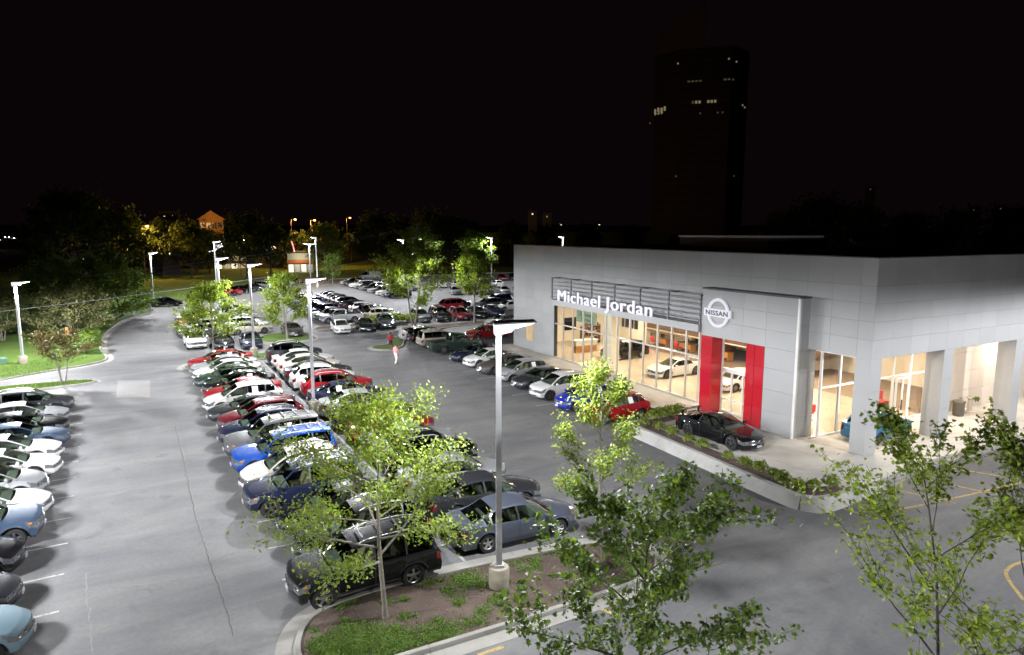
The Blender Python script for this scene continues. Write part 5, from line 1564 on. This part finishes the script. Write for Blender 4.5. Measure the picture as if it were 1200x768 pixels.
# grass tufts on the near island
rg = random.Random(77); gb = MB(); 
def inside(x, y, poly):
    c = False; n = len(poly)
    for i in range(n):
        a, b = poly[i], poly[i - 1]
        if (a.y > y) != (b.y > y) and x < (b.x - a.x) * (y - a.y) / (b.y - a.y) + a.x: c = not c
    return c
inner = offset_poly(isl, .24)
blobs = [(3.5, 16.5, .7, 700), (4.2, 16.9, .8, 900), (5.0, 16.2, .8, 900), (6.2, 16.1, .6, 450), (3.2, 17.2, .4, 350), (8.0, 18.5, .55, 420)]
for _ in range(90): blobs.append((rg.uniform(3.0, 14.0), rg.uniform(15.9, 19.0), rg.uniform(.08, .3), rg.randint(12, 70)))
for bx, by, br, n in blobs:
    for _ in range(n * 3):
        x = rg.gauss(bx, br * .55); y = rg.gauss(by, br * .5)
        if not inside(x, y, inner): continue
        a = rg.uniform(0, 6.283); hh = rg.uniform(.015, .07); w = .016; dx, dy = math.cos(a) * w, math.sin(a) * w; lx, ly = rg.uniform(-.08, .08), rg.uniform(-.08, .08)
        o = len(gb.v); gb.v += [(x - dx, y - dy, .095), (x + dx, y + dy, .095), (x + lx * .6 + dx, y + ly * .6 + dy, .1 + hh * .8), (x + lx * .6 - dx, y + ly * .6 - dy, .1 + hh * .8), (x + lx, y + ly, .1 + hh)]
        gb.f += [(o, o + 1, o + 2, o + 3), (o + 3, o + 2, o + 4)]; gb.m += [0, 0]
stuff(gb.obj("grass", "grass_blade"), "patchy green grass growing in the mulch island", "grass")
lt = MB()
for _ in range(2600):
    x = rg.uniform(2.6, 14.4); y = rg.uniform(15.7, 19.3)
    if not inside(x, y, inner): continue
    a = rg.uniform(0, 6.283); s = rg.uniform(.02, .05); z = .104 + rg.uniform(0, .012); dx, dy = math.cos(a) * s, math.sin(a) * s
    lt.quad((x - dx, y - dy, z), (x + dy * .35, y - dx * .35, z + .008), (x + dx, y + dy, z + rg.uniform(0, .02)), (x - dy * .35, y + dx * .35, z + .004), rg.choice([0, 0, 1, 2]))
stuff(lt.obj("bark_chips", ["bark", "bark_pale", "mulch"]), "loose bark chips scattered over the mulch island", "mulch")
# grass along the lawn front and divider, near enough to read as blades
gl = MB()
for _ in range(9000):
    t = rg.random(); x = -5.4 - 11 * t; y = rg.uniform(57.3, 59.0) if rg.random() < .45 else rg.uniform(63, 70)
    if y > 60 and x > -6.2 - (70 - y) * .45: continue
    if y < 60 and not inside(x, y, offset_poly(sv, .25)): continue
    a = rg.uniform(0, 6.283); hh = rg.uniform(.06, .16); w = .02; dx, dy = math.cos(a) * w, math.sin(a) * w; lx, ly = rg.uniform(-.07, .07), rg.uniform(-.07, .07); o = len(gl.v)
    gl.v += [(x - dx, y - dy, .1), (x + dx, y + dy, .1), (x + lx, y + ly, .12 + hh)]; gl.f.append((o, o + 1, o + 2)); gl.m.append(0)
stuff(gl.obj("grass", "grass_blade"), "short mown grass on the lawn and divider by the drive", "grass")
mb = MB(); mb.cbox(-.5, .5, -.5, .5, 0, .55, .06); mb.box(-.55, .55, -.55, .55, -.05, .02)
tag(mb.obj("utility_box", "utility_green", None, loc=(-13.1, 69.6, .1), rot=(0, 0, .4)), "small green utility cabinet on the lawn beside the lamp post", "utility box")
for px, py, h in ((90, 398, 1.3), (184, 366, 1.6), (165, 370, 1.2)):
    p = G(px, py); mb = MB(); mb.cbox(-.14, .14, -.14, .14, -.05, h, .04)
    tag(mb.obj("marker_post", "wood_orange" if px == 90 else "paper", None, loc=(p.x - .8, p.y, .1)), {90: "short tan wooden post among the lawn shrubs", 184: "white utility marker post by the drive bend", 165: "short white marker post before the dark tree at drive bend"}[px], "post")

# ------------------------------------------------------------------ two people crossing the lane
def person(loc, rz, label, top, low, skin, hair, short, stride):
    """one continuous figure grown from a skeleton, clothing by body zone"""
    J = {"pel": (0, 0, .98), "wai": (0, 0, 1.12), "che": (0.01, 0, 1.33), "nec": (0.0, 0, 1.52), "hd0": (.015, 0, 1.60), "hd1": (.02, 0, 1.70), "hd2": (.01, 0, 1.775),
         "shL": (0, .17, 1.44), "elL": (-.06 * stride, .23, 1.17), "haL": (.10 * stride, .22, .95), "fiL": (.15 * stride, .21, .86),
         "shR": (0, -.17, 1.44), "elR": (.03 * stride, -.24, 1.17), "haR": (.20 * stride, -.20, .98), "fiR": (.27 * stride, -.19, .91),
         "hiL": (0, .095, .92), "knL": (.16 * stride, .10, .51), "anL": (.17 * stride, .10, .09), "toL": (.33 * stride + .05, .12, .035),
         "hiR": (0, -.095, .92), "knR": (.02 * stride, -.10, .50), "anR": (-.24 * stride, -.10, .12), "toR": (-.10 * stride, -.12, .035)}
    Rr = {"pel": .15, "wai": .135, "che": .155, "nec": .06, "hd0": .075, "hd1": .10, "hd2": .07, "sh": .075, "el": .05, "ha": .042, "fi": .032, "hi": .098, "kn": .062, "an": .048, "to": .040}
    E = [("pel", "wai"), ("wai", "che"), ("che", "nec"), ("nec", "hd0"), ("hd0", "hd1"), ("hd1", "hd2")]
    for s in "LR": E += [("che", "sh" + s), ("sh" + s, "el" + s), ("el" + s, "ha" + s), ("ha" + s, "fi" + s), ("pel", "hi" + s), ("hi" + s, "kn" + s), ("kn" + s, "an" + s), ("an" + s, "to" + s)]
    ks = list(J); me = bpy.data.meshes.new("skeleton"); me.from_pydata([J[k] for k in ks], [(ks.index(a), ks.index(b)) for a, b in E], [])
    ob = bpy.data.objects.new("skeleton", me); COL.objects.link(ob)
    sk = ob.modifiers.new("skin", 'SKIN'); sk.use_smooth_shade = True
    for i, k in enumerate(ks):
        r = Rr.get(k) or Rr[k[:2]]; me.skin_vertices[0].data[i].radius = (r, r * (1.15 if k in ("pel", "wai", "che") else 1)); me.skin_vertices[0].data[i].use_root = k == "pel"
    ob.modifiers.new("sub", 'SUBSURF').levels = 1
    dg = bpy.context.evaluated_depsgraph_get(); bm_ = bpy.data.meshes.new_from_object(ob.evaluated_get(dg)); bpy.data.objects.remove(ob)
    root = thing("person", label, "person", loc, rz)
    for m in (skin, top, low, "cloth_black"): bm_.materials.append(MATS[m])
    for p in bm_.polygons:
        c = p.center; p.use_smooth = True
        arm = abs(c.y) > .155 and c.z > .80
        if c.z < .075: k = 3
        elif c.z > 1.50: k = 0
        elif arm: k = 1 if c.z > (1.22 if short else 1.02) else 0
        elif c.z > 1.0: k = 1
        elif c.z > (.55 if short else .10): k = 2
        else: k = 0
        p.material_index = k
    link("body", bm_, root)
    m = MB(); m.lathe([(.098, 1.66), (.112, 1.71), (.105, 1.77), (.07, 1.815), (.01, 1.83)], 12, (-.012, 0, 0)); m.obj("hair", hair, root, smooth=60)
    m = MB(); m.lathe([(.006, .0), (.016, .02), (.012, .045)], 6, (.118, 0, 1.665), 'z'); m.obj("nose", skin, root, smooth=60)
    return root
p = G(458, 411); person((p.x, p.y, 0), R(95), "person in red shirt and black shorts walking away across the lane", "cloth_red", "cloth_black", "skin_dark", "hair_dark", True, .55)
p = G(464, 427); person((p.x, p.y, 0), R(35), "person in pink top and white trousers striding across the lane", "cloth_pink", "cloth_white", "skin", "hair_brown", False, 1.0)

# ------------------------------------------------------------------ porch and showroom furnishing
mb = MB(); mb.lathe([(.26, 0), (.30, .05), (.33, .80), (.36, .84), (.36, .92), (.26, .95)], 18)
bn = tag(mb.obj("litter_bin", "bin_dark", None, 40, (42.3, 22.1, PZ)), "dark round litter bin against the tiled porch wall", "bin")
mb = MB(); mb.lathe([(.24, 0), (.24, .06), (.13, .12), (.12, .82), (.22, .90), (.22, .96)], 16)
tag(mb.obj("ash_urn", "urn_stone", None, 40, (43.7, 22.2, PZ)), "pale stone ash urn beside the litter bin in the porch", "urn")
def desk(x, y, rz, label, top="wood_orange"):
    r = thing("office_desk", label, "desk", (x, y, PZ), rz, "showroom desks")
    m = MB(); m.cbox(-.8, .8, -.4, .4, .70, .75, .01); m.obj("desk_top", top, r)
    for sx in (-.74, .74):
        m = MB(); m.box(sx - .03, sx + .03, -.36, .36, 0, .70); m.obj("side_panel", top, r)
    m = MB(); m.box(-.7, .7, .30, .33, .25, .70); m.obj("modesty_panel", top, r)
    m = MB(); m.box(-.25, .25, .05, .08, .85, 1.2); m.box(-.03, .03, .08, .11, .76, .95); m.box(-.12, .12, .0, .2, .752, .765); m.obj("monitor", "black_plastic", r)
def chair(x, y, rz, label, mat):
    r = thing("office_chair", label, "chair", (x, y, PZ), rz, "showroom chairs")
    m = MB(); m.cbox(-.24, .24, -.24, .24, .42, .50, .03); m.obj("seat", mat, r)
    m = MB(); m.cbox(-.22, .22, -.30, -.24, .55, 1.0, .02); m.box(-.03, .03, -.27, -.22, .46, .6); m.obj("backrest", mat, r)
    m = MB(); m.lathe([(.03, .06), (.03, .42)], 8); m.obj("stem", "steel_dark", r)
    for k in range(5):
        a = k * 1.2566; m = MB(); m.tube([(0, 0, .10), (.27 * math.cos(a), .27 * math.sin(a), .04)], [.022, .02], 5); m.obj("leg", "steel_dark", r)
for i, (x, y) in enumerate([(43.0, 37.4), (43.0, 42.0), (43.0, 46.6), (43.0, 50.0)]):
    desk(x, y, R(90), "wooden sales desk with monitor beneath the brown bulkhead, glimpsed through the glass"); chair(x + .9, y, R(90), "dark office chair behind a sales desk in the showroom", "black_plastic")
    chair(x - .9, y + .3, R(-90), "red visitor chair before a sales desk in the showroom", "sofa_red")
desk(33.6, 26.6, 0, "wooden desk seen through the porch glass beside the portal"); chair(33.4, 25.7, R(0), "dark red chair at the desk behind the porch glass", "sofa_red")
r = thing("reception_counter", "orange wood reception counter with white top at the far end of the showroom", "counter", (34.4, 51.0, PZ))
m = MB(); m.box(-1.2, 1.2, -.35, .35, .62, 1.08); m.obj("white_front", "counter_white", r)
m = MB(); m.box(-1.17, 1.17, -.32, .32, 0, .62); m.obj("wood_base", "wood_orange", r)
m = MB(); m.cbox(-1.28, 1.28, -.42, .42, 1.08, 1.13, .01); m.obj("counter_top", "counter_white", r)
r = thing("parts_shelf", "dark shelf rack of goods behind the reception counter", "shelf", (37.2, 54.2, PZ), R(20))
for k in range(4):
    m = MB(); m.box(-1.4, 1.4, -.25, .25, .3 + k * .5, .34 + k * .5); m.obj("shelf_board", "wood_orange", r)
for sx in (-1.4, 1.36):
    m = MB(); m.box(sx, sx + .05, -.25, .25, 0, 1.9); m.obj("upright", "brown_wall", r)
rg2 = random.Random(4)
for k in range(4):
    for q in range(5):
        m = MB(); x = -1.2 + q * .52; hh = rg2.uniform(.2, .38); m.cbox(x, x + rg2.uniform(.25, .42), -.18, .18, .34 + k * .5, .34 + k * .5 + hh, .02)
        o = m.obj("boxed_goods", rg2.choice(["black_plastic", "sofa_red", "brown_wall", "seat_grey", "navy_cloth"]) if False else rg2.choice(["black_plastic", "sofa_red", "brown_wall", "seat_grey"]), r)
r = thing("red_bench", "red upholstered bench seen through the porch doors", "bench", (39.6, 25.4, PZ))
m = MB(); m.cbox(-.7, .7, -.28, .28, .38, .50, .03); m.obj("seat", "sofa_red", r)
m = MB(); m.cbox(-.7, .7, .22, .30, .55, 1.05, .02); m.obj("backrest", "sofa_red", r)
for sx in (-.6, .6):
    m = MB(); m.box(sx - .02, sx + .02, -.25, .3, 0, .38); m.box(sx - .02, sx + .02, .24, .28, .38, .6); m.obj("leg", "steel_dark", r)
r = thing("hanging_sign", "pale green hanging sign behind the end panes of the showroom", "sign", (31.7, 48.35, 4.55))
m = MB(); m.box(0, .05, -3.0, 0, -1.0, 0); m.obj("board", "sign_green", r)
m = MB(); m.tube([(.02, -.4, 0), (.02, -.4, .55)], .01, 4); m.tube([(.02, -2.6, 0), (.02, -2.6, .55)], .01, 4); m.obj("hanger", "steel_dark", r)
for k, wd in enumerate(("Customer", "Service")):
    Ls = text_letters(wd, .42, .006, .008, 1.1); lr = link("lettering", None, r, (-.01, -.5 - .3 * k, -.42 - .42 * k)); place_text(Ls, lr, TXT_M, "sign_ink")

# ------------------------------------------------------------------ beyond the lot: trees, street, shops, tower
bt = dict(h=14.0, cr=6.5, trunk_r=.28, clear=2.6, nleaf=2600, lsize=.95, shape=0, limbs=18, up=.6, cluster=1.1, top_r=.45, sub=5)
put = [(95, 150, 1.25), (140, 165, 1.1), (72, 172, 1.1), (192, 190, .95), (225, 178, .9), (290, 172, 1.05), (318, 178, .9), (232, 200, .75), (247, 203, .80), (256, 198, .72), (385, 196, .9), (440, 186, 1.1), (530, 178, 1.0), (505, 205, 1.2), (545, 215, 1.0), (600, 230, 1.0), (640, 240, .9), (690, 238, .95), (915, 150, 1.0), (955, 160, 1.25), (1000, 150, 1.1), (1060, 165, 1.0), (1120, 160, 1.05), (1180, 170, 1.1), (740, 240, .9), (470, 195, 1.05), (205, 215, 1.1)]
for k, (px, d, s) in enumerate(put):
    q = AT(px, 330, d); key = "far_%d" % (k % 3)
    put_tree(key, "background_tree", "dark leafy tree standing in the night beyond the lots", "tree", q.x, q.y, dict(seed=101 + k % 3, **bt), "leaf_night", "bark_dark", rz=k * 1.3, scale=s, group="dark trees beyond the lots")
hill = MB(); n = 40                                   # low rise behind, carrying the amber-lit houses
rows = []
for i in range(n + 1):
    a = R(-28) + R(120) * i / n
    rows.append([(d * math.sin(a), d * math.cos(a), z) for d, z in ((215, -.07), (255, 3.0 + 1.2 * math.sin(i * .9)), (330, 8 + 2 * math.sin(i * .7)), (460, 13 + 3 * math.sin(i * .5 + 1)), (640, 15 + 3 * math.sin(i * .4)))])
for i in range(n):
    for j in range(4): hill.quad(rows[i][j], rows[i + 1][j], rows[i + 1][j + 1], rows[i][j + 1])
structure(hill.obj("hill", "field", smooth=180))
def point(parent, loc, e, col, r=.12):
    ld = bpy.data.lights.new("lamp_light", 'POINT'); ld.energy = e; ld.color = col; ld.shadow_soft_size = r; link("lamp", ld, parent, loc)
def street_lamp(px, py, d, label, mat="amber_glow", e=3200, col=(1, .50, .12), h=7.5):
    q = AT(px, py, d); r = thing("street_lamp", label, "street lamp", (q.x, q.y, q.z - h), 0, "distant street lamps")
    m = MB(); m.tube([(0, 0, -3), (0, 0, h * .6), (0, 0, h), (.5, 0, h + .25), (1.0, 0, h + .25)], [.09, .07, .06, .05, .05], 6); m.obj("pole", "wood_pole", r)
    m = MB(); m.lathe([(.05, .12), (.30, .05), (.33, -.05), (.22, -.22)], 10, (1.15, 0, h + .2)); m.obj("lantern", mat, r)
    if e: point(r, (1.15, 0, h - .15), e, col)
street_lamp(166, 266, 178, "amber street lamp lighting a tree beyond the drive bend", e=16000)
street_lamp(341, 258, 205, "amber street lamp above the shop with orange awning", e=9000)
street_lamp(364, 259, 203, "brighter amber street lamp beside the shop's amber trees", e=12000)
street_lamp(406, 256, 225, "lone amber street lamp beyond the middle block", e=7000)
street_lamp(285, 258, 222, "faint amber street lamp beside the lit house", e=8000)
street_lamp(280, 283, 180, "cool white lamp near the white script sign", mat="white_glow", e=500, col=(.9, .95, 1), h=6)
for px, d, s, k in ((172, 182, .72, 0), (350, 209, .66, 1), (358, 205, .5, 2), (411, 229, .6, 0), (290, 226, .6, 1)):
    q = AT(px, 270, d); put_tree("far_%d" % k, "street_tree", "street tree glowing amber under a distant street lamp", "tree", q.x, q.y, rz=px, z=max(-.2, q.z - 10.2), scale=s, group="amber-lit street trees")
def house(px, py, d, w, h, label, amber=6000):
    q = AT(px, py, d); r = thing("house", label, "house", (q.x, q.y, q.z), math.atan2(-q.x, q.y) , None)
    m = MB(); m.box(-w / 2, w / 2, 0, 8, -6, h); m.obj("wall", "house_wall", r)
    m = MB(); m.add([(-w / 2 - .6, -.6, h), (w / 2 + .6, -.6, h), (w / 2 + .6, 8.6, h), (-w / 2 - .6, 8.6, h), (0, -.6, h + 2.6), (0, 8.6, h + 2.6)], [(0, 1, 4), (1, 2, 5, 4), (3, 5, 2), (0, 4, 5, 3), (0, 3, 2, 1)]); m.obj("roof", "house_wall", r)
    for k in range(4):
        x = -w / 2 + w * (k + .5) / 4; m = MB(); m.box(x - .55, x + .55, -.06, -.01, h - 2.4, h - .9); wn_ = m.obj("window", "window_glow" if k in (0, 1) else "dark_glass", r)
        m = MB(); m.box(x - .03, x + .03, -.09, -.061, h - 2.4, h - .9); m.obj("glazing_bar", "house_wall", wn_)
    point(r, (0, -5.5, h - .6), amber, (1, .45, .08), .3)
house(248, 268, 215, 6.4, 2.6, "gabled house lit amber on the rise beyond the lots", 420)
def shop(px, py, d, w, h, label, strip, neon):
    q = AT(px, py, d); r = thing("shop_building", label, "shop", (q.x, q.y, 0), math.atan2(-q.x, q.y))
    m = MB(); m.box(-w / 2, w / 2, 0, 9, -.05, h); m.obj("wall", "shop_wall", r)
    m = MB(); m.box(-w / 2 - .2, w / 2 + .2, -.6, -.02, h * .52, h * .68); m.obj("awning", strip, r)
    m = MB(); m.box(-w / 2 - .2, w / 2 + .2, -.25, 9.2, h, h + .35); m.obj("roof", "house_roof", r)
    for k in range(4):
        x = -w / 2 + w * (k + .5) / 4; m = MB(); m.box(x - w * .09, x + w * .09, -.05, -.01, .5, h * .45); m.obj("window", "window_shop" if (k % 2 == 0) else "window_dim", r)
    if neon:
        m = MB(); m.tube([(-1.4, -.4, h + .4), (-2.0, -.4, h + 3.2)], .14, 6); m.obj("neon_tube", "neon_red", r); point(r, (0, -3.0, h * .8), 520, (1, .85, .6))
    else: point(r, (0, -3.0, h * .8), 260, (1, .92, .75))
shop(352, 306, 190, 6.6, 5.6, "low pale shop with orange awning and a slanting red neon tube", "shop_orange", True)
shop(270, 306, 215, 8.5, 4.2, "low shop with bright windows behind the lamp posts", "house_roof", False)
q = AT(254, 290, 196); r = thing("script_sign", "glowing white script sign on a post above the low shop", "sign", (q.x, q.y, 0), math.atan2(-q.x, q.y))
m = MB(); m.tube([(-2, 0, 0), (-2, 0, q.z)], .12, 6); m.obj("post", "wood_pole", r)
m = MB(); zz = q.z
m.tube([(-2.2, 0, zz - 1.2), (-.8, 0, zz - .9), (.2, 0, zz - .3), (1.2, 0, zz + .3)], .12, 5)
for k in range(3): m.tube([(-.3 + k * .6, 0, zz), (0 + k * .6, 0, zz + 1.0), (.25 + k * .6, 0, zz + .1)], .12, 5)
m.obj("script_stroke", "sign_glow", r)
# traffic far off on the left
for k, (px, py, mat, lb) in enumerate([(2, 281, "white_glow", "oncoming car with white headlights nearest the frame of dark trees"), (13, 278, "white_glow", "oncoming car with white headlights ahead of the red lights"), (19, 279, "white_glow", "oncoming car with white headlights beside another far car"), (36, 282, "red_glow", "far car showing red tail lights on the road")]):
    q = AT(px, py, 310); o = put_car("sedan", "charcoal", q.x, q.y, 250 if mat == "white_glow" else 70, lb, "cars on the far road", far=True, z=q.z - .7)
    sgx = LEN["sedan"] + .02 if mat == "white_glow" else -REAR["sedan"] - .02
    for s in (-.65, .65):
        m = MB(); m.lathe([(.02, -.02), (.16, 0), (.02, .02)], 8, (sgx, s, .7), 'x'); m.obj("headlamp_glow" if mat == "white_glow" else "tail_glow", mat, o)
for k, (px, py, d, mat) in enumerate([(193, 253, 300, "window_shop"), (203, 253, 300, "window_shop"), (215, 279, 230, "window_shop"), (183, 286, 200, "window_shop"), (200, 298, 190, "sign_glow"), (97, 308, 165, "window_shop"), (103, 312, 165, "window_shop"), (99, 304, 165, "window_shop"), (113, 309, 165, "sign_glow"), (312, 292, 215, "window_shop"), (318, 291, 215, "sign_glow"), (307, 293, 215, "window_shop"), (322, 290, 215, "window_shop"), (624, 251, 330, "window_shop"), (641, 254, 330, "window_glow"), (788, 206, 420, "window_dim"), (853, 208, 420, "window_dim"), (1142, 246, 360, "window_glow"), (1172, 245, 360, "window_glow"), (1020, 222, 380, "window_dim")]):
    q = AT(px, py, d); rr = thing("lit_cabin", "tiny lit window of a building far beyond the trees", "house", (q.x, q.y, q.z), math.atan2(-q.x, q.y), "distant lit windows")
    m = MB(); m.box(-2.2, 2.2, .02, 3, -2.0 - max(0, q.z), 1.8); m.obj("wall", "house_roof", rr)
    m = MB(); m.box(-.35, .35, -.03, .01, -.35, .35); m.obj("window", mat, rr)
# yellow-lit park edge behind the showroom's left end
q = AT(640, 273, 300); m = MB(); m.prism([(q.x - 45, q.y - 8), (q.x + 45, q.y - 30), (q.x + 50, q.y + 10), (q.x - 40, q.y + 30)], -.07, 11.0); structure(m.obj("park_bank", "lawn"))
for px in (605, 655, 700): street_lamp(px, 264, 298, "warm street lamp over the park bank behind the showroom", mat="window_shop", e=900, col=(1, .8, .4), h=5)

# office tower on the right, almost black, with a slanted crown and a few lit windows
TD = 360.0
tq = AT(815, 272, TD); tz = lambda py: AT(815, py, TD).z
tw = thing("office_tower", "dark office tower with slanted crown, mast and a few lit windows", "tower", (tq.x, tq.y, 0), math.atan2(-tq.x, tq.y))
sc_ = TD / math.hypot(FPX, 112) ; W2 = 50 * sc_
body = [(-W2, 2), (-W2 * .45, -9), (W2 * .6, -9), (W2 * .98, 4), (W2 * .98, 30), (-W2, 30)]
zt = tz(62); m = MB(); m.prism(body, 0, zt); m.obj("shaft", "tower_glass", tw)
z = 8.0
while z < zt - 2:
    m = MB(); m.prism([(x * 1.006, y * 1.006 - .1) for x, y in body], z, z + 1.1); m.obj("floor_band", "tower_band", tw); z += 3.9
m = MB(); zc0, zc1 = zt, tz(12)
m.add([(-W2, 2, zc0), (-W2 * .45, -9, zc0), (W2 * .05, -9, zc0), (W2 * .05, 20, zc0), (-W2, 20, zc0), (-W2, 2, zc0 + 10), (-W2 * .45, -9, zc0 + 15), (W2 * .05, -9, zc1), (W2 * .05, 20, zc1), (-W2, 20, zc0 + 10)],
      [(0, 1, 6, 5), (1, 2, 7, 6), (2, 3, 8, 7), (3, 4, 9, 8), (4, 0, 5, 9), (5, 6, 7, 8, 9)]); m.obj("slanted_crown", "tower_crown", tw)
m = MB(); m.tube([(0, 0, zc1 - 4), (0, 0, zc1 + 26)], [.8, .3], 6); m.obj("mast", "tower_crown", tw)
def tower_win(px, py, w, h, mat):
    x = (px - 815) * sc_ ; zc = tz(py)
    y = -9.25 if -W2 * .45 < x < W2 * .6 else (-9.25 + 11.2 * max(0, (-W2 * .45 - x)) / (W2 * .55) if x < 0 else -9.25 + 13 * (x - W2 * .6) / (W2 * .38))
    m = MB(); m.box(x - w / 2, x + w / 2, y - .25, y - .05, zc - h / 2, zc + h / 2); m.obj("window", mat, tw)
for k in range(4): tower_win(766.5 + k * 3.6, 128 - (k % 2) * 1, 1.3, 2.2, "window_glow"); 
for k in range(3): tower_win(767 + k * 3.6, 131.5, 1.3, 1.0, "window_glow")
for px in (807, 810.5, 814, 823, 826.5, 830): tower_win(px, 124, 1.1, 1.3, "window_glow" if px > 808 else "window_dim")
for px in (802, 806, 810, 814, 839, 843, 847): tower_win(px, 100, 1.3, .8, "window_dim")
for px, py in ((859, 126), (861.5, 128), (842, 77), (850, 79), (792, 208), (853, 208), (760.5, 141), (833, 137), (838, 137), (815, 137), (790, 78)): tower_win(px, py, .8, .8, "window_dim" if py > 130 else "window_glow")

# utility pole and wires
up_ = AT(490, 300, 92.0); r = thing("utility_pole", "weathered utility pole with transformer behind the forked tree", "utility pole", (up_.x, up_.y, 0))
topz = AT(490, 264, 92.0).z
m = MB(); m.tube([(0, 0, -.2), (0, 0, topz)], [.17, .11], 8); m.obj("shaft", "wood_pole", r)
m = MB(); m.box(-1.1, 1.1, -.06, .06, topz - .5, topz - .38); m.obj("crossarm", "wood_pole", r)
m = MB(); m.lathe([(.28, 0), (.30, .05), (.30, .95), (.24, 1.0)], 12, (-.48, 0, topz - 2.6)); m.obj("transformer", "transformer", r)
for s in (-.95, 0, .95):
    m = MB(); m.lathe([(.03, 0), (.07, .06), (.05, .12), (.07, .18), (.03, .24)], 8, (s, 0, topz - .38 if s else topz)); m.obj("insulator", "transformer", r)
def wire(a, b, sag, label, rad=.022):
    pts = []
    for k in range(17):
        t = k / 16; p = a.lerp(b, t); p.z -= 4 * sag * t * (1 - t); pts.append(p)
    m = MB(); m.tube(pts, rad, 4); tag(m.obj("overhead_wire", "wire"), label, "wire")
E1 = up_.copy(); E1.z = topz - .3
wire(AT(-60, 372, 80), E1 + Vector((.9, 0, -3.2)), .5, "lowest overhead wire strung from the utility pole across the lawn", .022)
wire(AT(-60, 338, 92), E1 + Vector((-.9, 0, 0)), .9, "upper overhead wire sagging over the dark trees by the drive")
wire(AT(-60, 348, 90), E1 + Vector((0, 0, 0)), .9, "second overhead wire just below the uppermost one")
